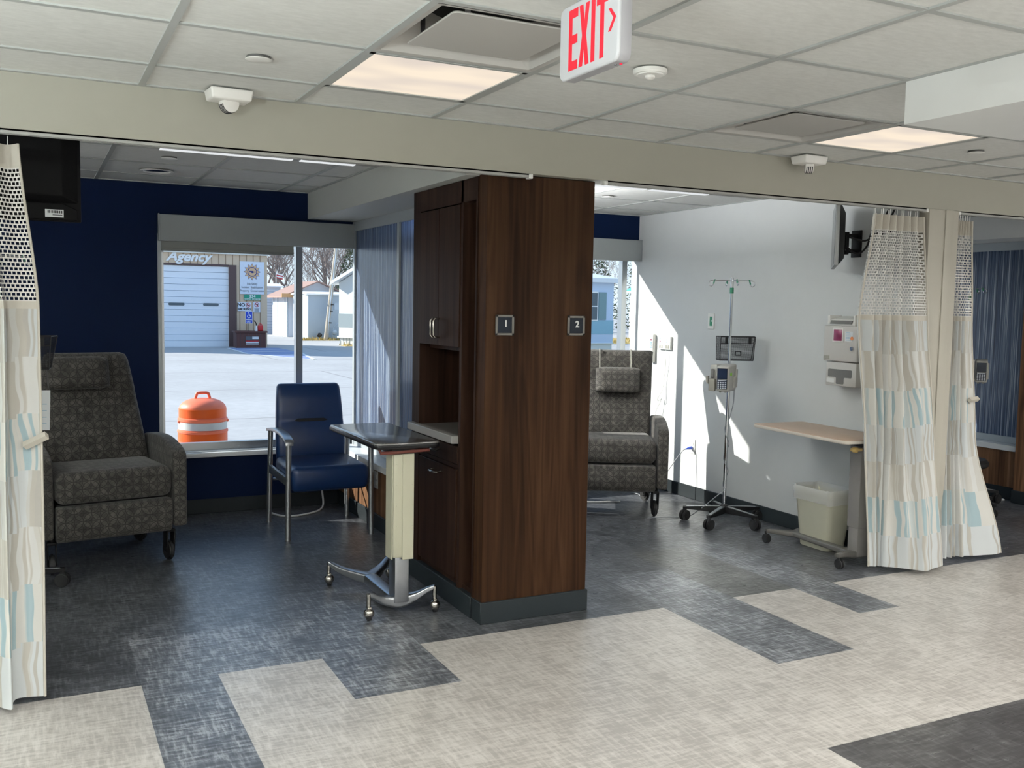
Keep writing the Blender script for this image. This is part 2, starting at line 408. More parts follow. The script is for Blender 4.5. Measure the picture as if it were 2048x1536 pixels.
    def build(s, name, mats, parent=None, smooth=38, uv=True, loc=None, rot=None):
        if not isinstance(mats, (list, tuple)): mats = [mats]
        me = bpy.data.meshes.new(name); bm = s.bm
        if uv:
            l = bm.loops.layers.uv.verify()
            for f in bm.faces:
                nx, ny, nz = (abs(q) for q in f.normal)
                for lp in f.loops:
                    c = lp.vert.co
                    lp[l].uv = (c.y, c.z) if nx > max(ny, nz) else ((c.x, c.z) if ny > nz else (c.x, c.y))
        bm.to_mesh(me); bm.free()
        for m in mats: me.materials.append(M[m] if isinstance(m, str) else m)
        if smooth:
            me.polygons.foreach_set('use_smooth', [True]*len(me.polygons)); me.set_sharp_from_angle(angle=R(smooth))
        o = bpy.data.objects.new(name, me); C.objects.link(o)
        if parent is not None: o.parent = parent
        if loc is not None: o.location = loc
        if rot is not None: o.rotation_euler = rot
        return o
def rrect(hx, hy, r, n=6, cx=0, cy=0):
    out = []
    for sx, sy, a0 in ((1, 1, 0), (-1, 1, 90), (-1, -1, 180), (1, -1, 270)):
        for i in range(n+1):
            a = R(a0+90*i/n); out.append((cx+sx*(hx-r)+r*math.cos(a), cy+sy*(hy-r)+r*math.sin(a)))
    return out
def catmull(pts, k=6, closed=False):
    pts = [Vector(p) for p in pts]; out = []; n = len(pts)
    for i in range(n if closed else n-1):
        p1, p2 = pts[i], pts[(i+1) % n]
        p0 = pts[i-1] if (i > 0 or closed) else p1*2-p2
        p3 = pts[(i+2) % n] if (i < n-2 or closed) else p2*2-p1
        for j in range(k):
            t = j/k; out.append(.5*((2*p1)+(p2-p0)*t+(2*p0-5*p1+4*p2-p3)*t*t+(3*p1-p0-3*p2+p3)*t**3))
    if not closed: out.append(pts[-1])
    return out
def tag(o, label, cat, group=None, kind=None):
    o['label'] = label; o['category'] = cat
    if group: o['group'] = group
    if kind: o['kind'] = kind
    return o
def thing(name, label, cat, loc=(0, 0, 0), rotz=0.0, group=None):
    o = bpy.data.objects.new(name, None); C.objects.link(o); o.empty_display_size = .1
    o.location = loc; o.rotation_euler = (0, 0, R(rotz)); return tag(o, label, cat, group)
def struct(b, name, m, parent=None, smooth=0):
    o = b.build(name, m, parent, smooth)
    if parent is None: o['kind'] = 'structure'
    return o
def copy_tree(o, parent=None):
    c = o.copy(); C.objects.link(c)
    if parent is not None: c.parent = parent
    for ch in list(o.children): copy_tree(ch, c)
    return c
def text(name, s, size, m, parent=None, mtx=None, shear=0.0, bold=0.0, depth=.001, align='CENTER', sx=1.0):
    cu = bpy.data.curves.new(name, 'FONT'); cu.body = s; cu.size = size; cu.shear = shear; cu.offset = bold; cu.extrude = depth
    cu.align_x = align; cu.align_y = 'CENTER'; cu.resolution_u = 3
    to = bpy.data.objects.new(name, cu); C.objects.link(to)
    dg = bpy.context.evaluated_depsgraph_get(); dg.update()
    me = bpy.data.meshes.new_from_object(to.evaluated_get(dg)); bpy.data.objects.remove(to); bpy.data.curves.remove(cu)
    me.name = name; me.materials.clear(); me.materials.append(M[m])
    T = (mtx or Matrix()) @ Matrix.Diagonal((sx, 1, 1, 1)); me.transform(T)
    o = bpy.data.objects.new(name, me); C.objects.link(o)
    if parent is not None: o.parent = parent
    return o
def face(loc, facing='-y', extra=None):
    """matrix that stands text (drawn in xy) up on a surface facing the given way"""
    m = {'-y': Matrix.Rotation(R(90), 4, 'X'), '-x': Matrix.Rotation(R(-90), 4, 'Z') @ Matrix.Rotation(R(90), 4, 'X')}[facing]
    return Matrix.Translation(loc) @ m @ (extra or Matrix())

# ------------------------------------------------------------------ the room
CZ = 2.307      # main ceiling
BZ = 2.285      # bay ceilings
YW = 6.985      # window wall
# floor: cells split at every seam, one vinyl per cell
xs = [-4.0, .358, .648, 1.076, 1.517, 2.43, 2.825, 3.265, 3.685, 3.96, 9.6]
ys = [-5.0, 2.384, 3.07, 3.44, 3.905, 4.455, 4.49, 4.86, 4.88, 7.0]
def vin(x, y):
    if y < 2.384 and x > 2.43: return 3
    if .358 < x < .648 and y < 4.455: return 2
    if .648 < x < 1.076 and 3.905 < y < 4.455: return 2
    if 1.076 < x < 1.517 and 3.44 < y < 4.86: return 2
    if 2.825 < x < 3.265 and 3.07 < y < 4.49: return 2
    if 3.685 < x < 3.96 and 3.44 < y < 4.88: return 2
    if y > 3.905: return 4 if 3.265 < x < 3.685 and y < 4.88 else 1
    return 0
b = B()
for x0, x1 in zip(xs, xs[1:]):
    for y0, y1 in zip(ys, ys[1:]):
        b.quad([(x0, y0, 0), (x1, y0, 0), (x1, y1, 0), (x0, y1, 0)], vin((x0+x1)/2, (y0+y1)/2))
struct(b, 'floor', ['vinyl_beige', 'vinyl_dark', 'vinyl_mid', 'vinyl_black', 'vinyl_olive'])
struct(B().box(-4, 9.6, -5, 7, -.12, -.002), 'floor_slab', 'concrete_base')

# main ceiling: lay-in tiles in a metal grid, open where fixtures sit
GX = [.392+.5925*i for i in range(-8, 17)]
GY = [3.62-.5765*j for j in range(0, 16)]
LIGHTS = [(1, 0), (5, 0)]                    # seen: grid cells (column from .392, row from the beam)
LIGHTS_ADDED = [(-3, 3), (1, 5), (5, 5), (-3, 7), (1, 9), (5, 9), (-3, 11), (9, 3), (9, 7)]  # unseen cells: ceiling lights added to brighten the room
DIFF = [(1, 1), (4, 0)]
SX0, SX1, SY = 2.757, 3.381, 2.479           # dropped bulkhead box
def cell(i, j): return (GX[i+8], GX[i+9], GY[j+1], GY[j])
skip = set(LIGHTS+LIGHTS_ADDED+DIFF)
b = B(); Y1 = [3.985]+GY
for i in range(-8, 16):
    for j in range(-1, 15):
        if (i, j) in skip: continue
        x0, x1 = GX[i+8], GX[i+9]; y0, y1 = Y1[j+2], Y1[j+1]
        b.quad([(x0, y0, CZ+.007), (x0, y1, CZ+.007), (x1, y1, CZ+.007), (x1, y0, CZ+.007)])
struct(b, 'ceiling', 'tile')
b = B()
for x in GX: b.box(x-.012, x+.012, GY[-1], 3.985, CZ, CZ+.03)
for y in GY: b.box(GX[0], GX[-1], y-.012, y+.012, CZ+.0012, CZ+.03)
b.box(GX[0], GX[-1], 3.962, 3.985, CZ+.0005, CZ+.02)
struct(b, 'ceiling_grid', 'grid_metal')
struct(B().box(-4.35, 9.1, -5, 7.2, 2.62, 2.72), 'ceiling_deck', 'white_paint')
# beam over the bays
struct(B().box(-4, 9.2, 3.985, 4.14, 2.107, 2.60), 'trim_1', 'beam_paint')
struct(B().box(SX0, SX0+.62, -2.0, SY, 2.16, CZ+.007), 'trim_2', 'white_paint')
# bay ceilings
def bay_ceiling(nm, x0, x1, gx, gy):
    b = B(); xx = [x0]+[g for g in gx if x0 < g < x1]+[x1]; yy = [4.14]+[g for g in gy]+[YW]
    for a0, a1 in zip(xx, xx[1:]):
        for c0, c1 in zip(yy, yy[1:]): b.quad([(a0, c0, BZ+.006), (a0, c1, BZ+.006), (a1, c1, BZ+.006), (a1, c0, BZ+.006)])
    struct(b, 'ceiling_'+nm, 'tile')
    b = B()
    for g in gx:
        if x0 < g < x1: b.box(g-.012, g+.012, 4.14, YW, BZ, BZ+.03)
    for g in gy: b.box(x0, x1, g-.012, g+.012, BZ+.001, BZ+.03)
    b.box(x0, x1, YW-.02, YW, BZ, BZ+.02); b.box(x1-.02, x1, 4.14, YW, BZ+.0005, BZ+.02)
    struct(b, 'ceiling_grid_'+nm, 'grid_metal')
bay_ceiling('one', -1.5, 1.81, [-.8, -.2, .402, 1.0, 1.592], [4.79, 5.41, 6.0, 6.57])
bay_ceiling('two', 2.35, 4.68, [2.9, 3.5, 4.10], [4.79, 5.41, 6.0, 6.57])
bay_ceiling('three', 4.91, 6.85, [5.5, 6.1], [4.79, 5.41, 6.0, 6.57])
struct(B().box(1.81, 2.35, 4.14, YW, 2.10, 2.60), 'trim_3', 'soffit_paint')
struct(B().box(6.85, 7.5, 4.14, YW, 2.10, 2.60), 'trim_4', 'white_paint')
# window wall with three openings
W1 = (.790, 2.24); W2 = (2.30, 4.72); W3 = (4.95, 7.15); ZS, ZH = .44, 1.95
b = B(); T = YW+.16
b.box(-4, 9.1, YW, T, -.12, ZS); b.box(-4, 9.1, YW, T, ZH, 2.62)
for x0, x1 in ((-4, W1[0]), (W1[1], W2[0]), (W2[1], W3[0]), (W3[1], 9.1)): b.box(x0, x1, YW, T, ZS, ZH)
struct(b, 'wall_back', 'navy_paint')
struct(B().box(4.68, 4.91, 3.992, YW, 0, 2.60).box(4.705, 4.91, YW, T-.02, ZS, ZH), 'wall_right', 'wall_paint')
b = B().box(4.672, 4.918, 3.982, 4.06, 0, 2.107, .004); b.box(4.80, 4.865, 3.974, 3.984, 0, 2.107, .003)
struct(b, 'trim_5', 'post_paint', smooth=30)
struct(B().box(-1.62, -1.5, 3.99, YW, 0, 2.60), 'wall_left', 'wall_paint')
struct(B().box(-4.12, -4.0, -5, 4, -.1, 2.62), 'wall_west', 'wall_paint')
struct(B().box(-4, -1.5, 3.99, 4.12, 0, 2.62), 'wall_front', 'wall_paint')
struct(B().box(-4.1, 9.1, -5.12, -5, -.1, 2.62), 'wall_south', 'wall_paint')
struct(B().box(9.1, 9.22, -5, 7.1, -.1, 2.62), 'wall_east', 'wall_paint')
# cove bases
def cove(nm, *bx):
    b = B()
    for x in bx: b.box(*x, bev=.003, seg=1)
    struct(b, 'baseboard_'+nm, 'cove_base', smooth=30)
cove('back', (-1.5, 2.045, YW-.009, YW, 0, .103), (2.5, 4.68, YW-.009, YW, 0, .103))
cove('right', (4.670, 4.68, 4.06, YW, 0, .103))
cove('post', (4.664, 4.926, 3.972, 3.984, 0, .10), (4.91, 4.92, 4.0, YW, 0, .10))
cove('left', (-1.5, -1.49, 4.14, YW, 0, .103))

# windows
def window(n, x0, x1, mull, jamb_l=True):
    root = thing('window_%d' % n, '', 'window'); del root['label']; del root['category']; root['kind'] = 'structure'
    yg = YW+.095; b = B()
    b.box(x0, x1, yg-.03, yg+.03, ZS+.0, ZS+.055); b.box(x0, x1, yg-.03, yg+.03, ZH-.025, ZH)
    b.box(x0, x0+.035, yg-.03, yg+.03, ZS, ZH); b.box(x1-(.012 if n == 2 else .035), x1, yg-.03, yg+.03, ZS, ZH)
    for m in mull: b.box(m-.024, m+.024, yg-.03, yg+.03, ZS, ZH)
    b.build('window_frame', 'aluminium', root, 0)
    b = B()
    b.box(x0-.004, min(x1+.004, 4.678) if n < 3 else x1, YW-.012, YW+.06, ZS-.02, ZS+.004)      # inner stool
    b.box(x0-.012, x0+.012, YW-.014, YW+.06, ZS, ZH)
    b.build('window_casing', 'frame_grey', root, 0)
    sl = B().box(x0-.004, min(x1, 4.675) if n < 3 else x1, YW-.045, YW+.005, ZS-.035, ZS-.002, .004)
    sl.build('window_sill', 'sill_white', root)
    xx = [x0]+list(mull)+[x1]
    for a, c in zip(xx, xx[1:]): B().box(a+.03, c-.012, yg-.003, yg+.003, ZS+.05, ZH-.02).build('pane', 'glass', root, 0)
    return root
window(1, *W1, [1.765])
window(2, *W2, [3.63, 4.585])
window(3, *W3, [6.0])
# ------------------------------------------------------------------ shades
def shade(x0, x1, label, hem=None):
    t = thing('roller_shade', label, 'window shade', (0, YW, 1.90), 0, 'roller shades over the windows')
    B().box(x0, x1, -.055, -.001, .0, .178, .004).build('fascia', 'shade_fabric', t)
    for e in (x0-.006, x1): B().box(e, e+.006, -.058, 0, .0, .182).build('end_cap', 'frame_grey', t, 0)
    if hem: B().box(hem[0], hem[1], -.03, -.024, -.050, .002).box(hem[0], hem[1], -.036, -.018, -.066, -.048, .004).build('hem_bar', 'shade_hem', t)
    return t
shade(.788, 2.142, 'grey roller shade box over the window beside the blue chair', (.80, 1.70))
shade(2.36, 4.672, 'pale grey roller shade box over the window behind the sunlit recliner')
shade(4.96, 7.09, 'roller shade box over the window of the bay past the far curtain')

# ------------------------------------------------------------------ resin partitions between bays
def partition(x, y0, label, mull):
    t = thing('privacy_partition', label, 'partition', (x, y0, 0)); L = YW-.03-y0; m = mull-y0
    B().box(-.115, .30, 0, L+.028, .10, .40).build('wainscot', 'wood_bay', t, 0)
    B().box(-.125, .30, 0, L+.028, 0, .103, .003, 1).build('cove', 'cove_base', t)
    B().box(-.135, .30, 0, L+.028, .40, .445, .003, 1).build('ledge', 'sill_white', t)
    b = B()
    for a, c in ((0, .02), (m-.02, m+.02), (L-.012, L+.028)): b.box(-.012, .05, a, c, .445, 2.098)
    b.box(-.013, .05, 0, L+.028, 2.03, 2.098); b.box(-.010, .05, 0, L+.028, .446, .50)
    b.build('partition_frame', 'frame_grey', t, 0)
    for a, c in ((.02, m-.02), (m+.02, L-.012)): B().box(.002, .018, a, c, .50, 2.03).build('resin_panel', 'resin', t, 0)
    return t
partition(2.16, 4.988, 'streaked blue resin partition beside the blue chair, on walnut wainscot', 6.0)
partition(7.215, 5.06, 'streaked blue resin partition in the bay past the far curtain', 6.1)
def outlet(name, label, loc, facing_x=-1):
    t = thing(name, label, 'outlet', loc)
    B().box(-.006, 0, -.036, .036, -.058, .058, .003).build('cover_plate', 'outlet_plate', t)
    for dz in (-.022, .022): B().box(-.009, -.005, -.017, .017, dz-.015, dz+.015, .004).build('receptacle', 'white_plastic', t)
    return t
outlet('wall_outlet', 'white outlet on the wainscot behind the overbed table', (2.045, 6.095, .33))

# ------------------------------------------------------------------ walnut end panel and cabinet
t = thing('end_panel', 'wide walnut end panel carrying the two bay number plaques', 'wood panel', (2.16, 4.09, 0))
B().box(-.285, .285, -.05, .0425, .10, 2.104, .002, 1).build('panel_face', 'wood', t)
B().box(-.295, .292, -.062, .0425, 0, .104, .003, 1).build('cove', 'cove_base', t)
t = thing('storage_cabinet', 'tall walnut cabinet with an open shelf behind the end panel', 'cabinet', (1.87, 4.14, 0))
D = .575
b = B()
b.box(0, D, .725, .83, .10, 2.098); b.box(0, D, .160, .186, .10, 2.098); b.box(0, D, -.006, .01, .10, 2.098)
b.box(.0, D, .01, .725, 1.992, 2.098); b.box(.48, D, .01, .725, .10, 1.992)
b.box(.06, .48, .186, .725, 1.27, 1.288); b.box(.02, .48, .186, .725, .10, .126); b.box(.02, .48, .01, .16, .10, .126); b.box(.003, .48, .186, .725, .694, .714)
b.build('carcass', 'wood_shaded', t, 0)
def bar_handle(parent, p0, p1, out, nm='handle'):
    """D-shaped pull; p0, p1 ends on the door, out is the offset vector"""
    p0, p1, o = Vector(p0), Vector(p1), Vector(out); a = (p1-p0).normalized()*.012
    B().tube([p0, p0+o*.7, p0+o+a, p1+o-a, p1+o*.7, p1], .0048, 8).build(nm, 'nickel', parent)
for a, c, hy in ((.189, .4555, .4295), (.4585, .722, .5)):
    d = B().box(-.004, .016, a, c, 1.294, 1.985, .0015, 1).build('upper_door', 'wood_shaded', t)
    hy = .437 if a < .3 else .478
    bar_handle(d, (-.004, hy, 1.335), (-.004, hy, 1.43), (-.034, 0, 0))
d = B().box(-.004, .016, .189, .722, .718, .806, .0015, 1).build('drawer', 'wood_shaded', t)
bar_handle(d, (-.004, .405, .765), (-.004, .505, .765), (-.034, 0, -.004))
d = B().box(-.004, .016, .205, .708, .14, .690, .0015, 1).build('lower_door', 'wood_shaded', t)
bar_handle(d, (-.004, .395, .650), (-.004, .495, .650), (-.034, 0, -.004))
b = B().box(.008, .48, .186, .81, .826, .858, .002, 1); b.build('worktop', 'counter', t)
B().box(-.034, .008, .190, .815, .820, .860, .003, 1).build('worktop_edge', 'counter_edge', t)
B().box(-.010, D, -.003, .838, 0, .104, .003, 1).build('cove', 'cove_base', t)
t = thing('storage_cabinet', 'walnut cabinet end beside the partition in the bay past the far curtain', 'cabinet', (7.02, 4.2, 0))
B().box(0, .5, 0, .84, .10, 2.098).build('carcass', 'wood_bay', t, 0)
B().box(-.010, .5, -.003, .85, 0, .104, .003, 1).build('cove', 'cove_base', t)
def plaque(n, x, label):
    t = thing('bay_sign', label, 'sign', (x, 4.039, 1.412), 0, 'bay number plaques')
    b = B(); h = .0475
    for q in ((-h, h, h-.011, h), (-h, h, -h, -h+.011), (-h, -h+.011, -h, h), (h-.011, h, -h, h)): b.box(q[0], q[1], -.009, 0, q[2], q[3], .0015, 1)
    b.build('frame', 'sign_frame', t)
    B().box(-h+.01, h-.01, -.005, 0, -h+.01, h-.01).build('panel', 'sign_slate', t, 0)
    text('numeral', n, .042, 'sign_letter', t, face((.006, -.0058, .006)), bold=.0012, depth=.0008)
plaque('1', 1.971, 'slate plaque with the numeral 1 on the walnut end panel')
plaque('2', 2.354, 'slate plaque with the numeral 2 on the walnut end panel')

# ------------------------------------------------------------------ recliners
def caster(parent, x, y, r=.055, h=.20, a=0, nm='caster', mat='rubber', w=.028):
    o = bpy.data.objects.new('x', None)
    b = B(); ca, sa = math.cos(R(a)), math.sin(R(a))
    mt = Matrix.Translation((x, y, 0)) @ Matrix.Rotation(R(a), 4, 'Z')
    t = B(); t.cyl((0, 0, h-.03), (0, 0, h), .018, n=12)
    for s in (-1, 1): t.hexa([(s*w*.75-.004, -.02, r*.9), (s*w*.75+.004, -.02, r*.9), (s*w*.75+.004, .035, r*.9), (s*w*.75-.004, .035, r*.9),
                              (s*w*.75-.004, -.03, h-.03), (s*w*.75+.004, -.03, h-.03), (s*w*.75+.004, .03, h-.03), (s*w*.75-.004, .03, h-.03)], .003, 1)
    t.box(-w*.8, w*.8, -.03, .03, h-.045, h-.028, .004)
    t.move(mt); f = t.build(nm, 'black_plastic', parent)
    t = B(); t.cyl((-w/2, .012, r), (w/2, .012, r), r, n=28, bev=.008); t.cyl((-w*.62, .012, r), (w*.62, .012, r), r*.45, n=16)
    t.move(mt); t.build('wheel', mat, f)
    bpy.data.objects.remove(o)
def make_recliner(name_label, loc, rz, pillow_dx=0.0, pillow_dz=0.0, straps=False, wide=0.0):
    t = thing('recliner', name_label, 'recliner', loc, rz, 'patterned medical recliners')
    F = 'recliner_fabric'
    # seat cushion
    b = B(); b.box(-.303, .303, -.425, .16, .395, .565, .045, 4)
    for v in b.bm.verts:
        if v.co.z > .5: v.co.z += .018*math.cos(v.co.x/.31*1.5)-.01*(v.co.y > 0)
    b.build('seat', F, t, 60)
    # footrest
    b = B()
    prof = [(-.405, .385), (-.425, .375), (-.432, .33), (-.428, .26), (-.412, .205), (-.395, .192), (-.35, .20), (-.345, .38)]
    b.prism(prof, 'x', -.303, .303, .012, 2); b.build('footrest', F, t, 50)
    # back: tapered slab leaning backwards
    def sect(z, hw, y, th):
        return [Vector((p[0], y+p[1], z)) for p in rrect(hw, th/2, min(.055, th*.42), 5)]
    rings = []
    for z, hw, y, th in ((.50, .300, .10, .13), (.55, .303, .115, .15), (.66, .296, .145, .155), (.80, .280, .19, .15), (.93, .264, .228, .145), (.945, .262, .233, .139), (.96, .262, .236, .145), (1.08, .246, .272, .14), (1.135, .238, .288, .13), (1.165, .225, .297, .09), (1.175, .200, .30, .03)):
        rings.append(sect(z, hw+wide*(.303-hw)*(1 if z < 1.17 else .8), y, th))
    b = B().loft(rings); b.build('backrest', F, t, 60)
    # pillow
    b = B(); N = 9; rg = []
    for i in range(N):
        u = -1+2*i/(N-1); x = u*.165; th = .062*(1-abs(u)**6*.45); hh = .094*(1-abs(u)**8*.10)
        rg.append([Vector((x+pillow_dx, .150+p[0]+.26*(p[1]+pillow_dz), 1.055+pillow_dz+p[1])) for p in rrect(th, hh, th*.8, 6)])
    b.loft(rg); p = b.build('head_pillow', F, t, 70)
    if straps:
        for sx in (-.135, .105):
            B().tube([(sx+pillow_dx, .178, 1.13+pillow_dz), (sx+pillow_dx, .225, 1.150), (sx+pillow_dx, .250, 1.178), (sx+pillow_dx, .30, 1.179), (sx+pillow_dx, .335, 1.15)], .005, 6).build('strap', 'pump_dark', p)
    # arms
    for s in (-1, 1):
        prof = [(-.40, .215), (-.402, .60), (-.390, .632), (-.34, .658), (-.26, .680), (-.16, .695), (-.06, .700), (.06, .695), (.20, .682), (.27, .66), (.28, .60), (.27, .215)]
        b = B(); prof = [tuple(q) for q in catmull([(y, z, 0) for y, z in prof[1:10]], 3)]; prof = [(-.40, .215)]+[(q[0], q[1]) for q in prof]+[(.28, .60), (.27, .215)]
        b.prism(prof, 'x', s*.312, s*.392, .016, 3); b.build('arm', F, t, 50)
    B().box(-.29, .29, -.33, .26, .20, .39, .01).build('base_frame', 'black_plastic', t)
    for s in (-1, 1):
        caster(t, s*.312, -.315, .058, .215, 8*s)
        caster(t, s*.300, .24, .045, .215, 40*s)
    return t
r1 = make_recliner('patterned recliner in the dim bay against the navy wall', (.336, 6.05, 0), 9, -.07, .01)
r2 = make_recliner('sunlit patterned recliner between the walnut panel and the pale wall', (3.90, 6.13, 0), -29, .05, -.10, True, 1.35)

# ------------------------------------------------------------------ blue chair
t = thing('patient_chair', 'blue vinyl patient chair with metal arms by the window', 'chair', (1.70, 6.26, 0), -1)
for s in (-1, 1):
    for fy, top in ((-.29, .625), (.295, .64)):
        y1 = fy+(.0 if fy < 0 else -.035)
        b = B(); b.tube([(s*.272, fy, .004), (s*.266, y1, top)], .0175, 14); b.cyl((s*.272, fy, 0), (s*.272, fy, .012), .0185, n=14)
        b.build('leg', 'chair_metal', t, 50)
    b = B(); pts = [(-.325, .628), (-.30, .648), (-.20, .668), (-.05, .674), (.12, .668), (.27, .650)]
    pl = [(q.x, q.y) for q in catmull([(a, c, 0) for a, c in pts], 4)]
    b.prism(pl+[(y, z-.02) for y, z in pl[::-1]], 'x', s*.268-.026, s*.268+.026, .006, 2); b.build('armrest', 'chair_metal', t, 50)
    B().box(s*.268-.010, s*.268+.010, -.28, .27, .345, .40, .003).build('side_rail', 'chair_metal', t)
b = B(); b.box(-.252, .252, -.325, .20, .335, .465, .04, 4)
for v in b.bm.verts:
    if v.co.z > .42: v.co.z += .012*math.cos(v.co.x/.25*1.5)
    if v.co.y < -.25 and v.co.z < .37: v.co.z -= .03; v.co.y += .01
b.build('seat', 'blue_vinyl', t, 60)
rings = []
for z, hw, y, th in ((.40, .228, .215, .06), (.43, .236, .215, .085), (.56, .238, .235, .09), (.688, .232, .262, .088), (.702, .231, .266, .078), (.716, .231, .268, .088), (.85, .224, .292, .082), (.925, .216, .306, .07), (.942, .205, .31, .04), (.946, .19, .311, .02)):
    rings.append([Vector((p[0], y+p[1], z)) for p in rrect(hw, th/2, th*.42, 5)])
bk = B().loft(rings).build('backrest', 'blue_vinyl', t, 60)
B().prism([(-.115, -.004), (-.09, .010), (.09, .010), (.115, -.004), (.09, -.012), (-.09, -.012)], 'y', .2175, .224, .002, 1).move(Matrix.Translation((0, 0, .703))).build('grip_slot', 'black_plastic', bk)
B().tube([(-.25, .262, .30), (.25, .262, .30)], .009, 8).build('rear_rail', 'chair_metal', t)

# ------------------------------------------------------------------ overbed tables
def ball_caster(parent, x, y, r=.026, mat='nickel'):
    b = B(); b.cyl((x, y, r*2), (x, y, r*2+.075), .011, n=12); b.sph((x, y-.006, r+.010), r, sc=(1, 1, 1)); b.box(x-.011, x+.011, y-.02, y+.014, r*1.7, r*2+.016, .004)
    o = b.build('caster', mat, parent, 50)
    B().cyl((x-.009, y-.006, .017), (x+.009, y-.006, .017), .017, n=16).build('wheel', 'rubber', o)
    return o
t = thing('overbed_table', 'overbed table with dark top and cream column beside the cabinet', 'table', (1.575, 4.36, 0))
b = B(); b.prism(rrect(.165, .395, .035, 5, .010, .285), 'z', .828, .850, .004, 2); tp = b.build('tabletop', 'dark_top', t)
b = B(); b.prism(rrect(.168, .398, .037, 5, .010, .285), 'z', .822, .843, .006, 2); b.build('edge_band', 'black_gloss', tp)
B().box(-.06, .075, -.07, .10, .790, .822, .006).build('bracket', 'black_plastic', t)
B().tube([(-.115, -.045, .818), (-.11, -.058, .798), (-.05, -.066, .800), (.06, -.066, .803), (.13, -.066, .806)], .009, 8).build('lever_bar', 'lever_red', t)
b = B(); b.box(-.044, .056, -.052, .062, .285, .790, .006); b.box(.0, .058, -.058, -.050, .275, .790, .002, 1); b.box(-.048, -.042, -.040, .05, .275, .79, .002, 1)
for i in range(5):
    for x in (-.028, .050): b.sph((x-.0, -.053 if x < 0 else -.058, .34+.1*i), .0022, n=6)
b.build('column_cover', 'cream_metal', t)
B().box(-.030, .042, -.042, .046, .06, .30, .004).build('column', 'brushed_steel', t)
b = B()
def arm2(b, p0, p1, w0, w1, z0, z1, h0, h1):
    p0, p1 = Vector(p0), Vector(p1); d = (p1-p0).normalized(); nn = Vector((-d.y, d.x))
    q = []
    for p, w, zz in ((p0, w0, z0-h0), (p1, w1, z1-h1)): q.append((p, w, zz))
    a = [(*(p0+nn*w0), z0-h0), (*(p0-nn*w0), z0-h0), (*(p1-nn*w1), z1-h1), (*(p1+nn*w1), z1-h1)]
    c = [(*(p0+nn*w0), z0), (*(p0-nn*w0), z0), (*(p1-nn*w1), z1), (*(p1+nn*w1), z1)]
    b.hexa(a+c, .006, 2)
def limb(b, pts, k=5):
    """smooth cast arm: pts are (x, y, ztop, half width, height)"""
    P = catmull([(p[0], p[1], p[2]) for p in pts], k); n = len(P); rings = []
    for i, p in enumerate(P):
        f = i/k; j = min(int(f), len(pts)-2); u = f-j
        w = pts[j][3]*(1-u)+pts[j+1][3]*u; h = pts[j][4]*(1-u)+pts[j+1][4]*u
        d = (P[min(i+1, n-1)]-P[max(i-1, 0)]); d.z = 0; d.normalize(); q = Vector((-d.y, d.x, 0))
        rings.append([p+q*c[0]+Vector((0, 0, c[1]-h/2)) for c in rrect(w, h/2, min(w, h/2)*.45, 3)])
    b.loft(rings)
for s in (-1, 1):
    limb(b, [(s*-.012, .0, .086, .032, .060), (s*.04, -.006, .090, .030, .056), (s*.09, -.020, .100, .022, .042), (s*.135, -.040, .122, .016, .028), (s*.168, -.055, .134, .012, .020)])
    limb(b, [(-.010, .40, .092, .036, .052), (s*.05-.01, .455, .096, .028, .046), (s*.105-.01, .515, .104, .020, .036), (s*.15-.01, .56, .122, .015, .026), (s*.172-.01, .576, .134, .012, .020)])
limb(b, [(0, -.01, .086, .036, .056), (-.004, .15, .084, .034, .052), (-.008, .30, .088, .035, .052), (-.010, .42, .092, .037, .052)])
b.build('base', 'brushed_steel', t, 45)
for x, y in ((-.166, -.056), (.170, -.056), (-.180, .578), (.158, .572)): ball_caster(t, x, y)

t = thing('overbed_table', 'overbed table with beige top by the wastebasket', 'table', (4.405, 4.15, 0), -3)
b = B(); b.prism(rrect(.206, .425, .03, 5, -.03, .315), 'z', .748, .766, .003, 2); tp = b.build('tabletop', 'beige_top', t)
b = B(); b.prism(rrect(.209, .428, .032, 5, -.03, .315), 'z', .742, .762, .005, 2); b.build('edge_band', 'beige_edge', tp)
B().box(-.07, .06, -.09, .66, .715, .742, .004).build('rail', 'dark_metal', t)
B().box(-.125, -.055, -.06, -.03, .690, .708, .004).box(-.11, -.09, -.062, -.03, .683, .714, .003).build('lever', 'tan_lever', t)
B().box(-.048, .050, -.045, .052, .22, .718, .008).build('column_cover', 'taupe_metal', t)
B().box(-.042, .040, -.038, .044, .05, .225, .006).build('column', 'taupe_metal', t)
b = B()
for s in (-1, 1):
    limb(b, [(0, .0, .082, .034, .04), (s*.06, -.006, .084, .031, .038), (s*.12, -.022, .087, .023, .03), (s*.20, -.045, .088, .016, .022)])
    limb(b, [(-.015, .55, .076, .030, .032), (s*.05-.012, .572, .078, .027, .032), (s*.11-.01, .594, .083, .021, .028), (s*.185-.005, .618 if s < 0 else .60, .088, .016, .022)])
limb(b, [(-.02, -.01, .078, .032, .03), (-.022, .2, .074, .028, .03), (-.018, .40, .074, .027, .03), (-.015, .56, .076, .030, .032)])
b.build('base', 'taupe_dark', t, 45)
for x, y in ((-.185, -.045), (.185, -.045), (-.19, .618), (.172, .598)):
    b = B(); b.cyl((x, y, .05), (x, y, .075), .008, n=10)
    for s in (-1, 1): b.cyl((x+s*.010-.007, y-.008, .029), (x+s*.010+.007, y-.008, .029), .029, n=20, bev=.004)
    b.build('caster', 'rubber', t)

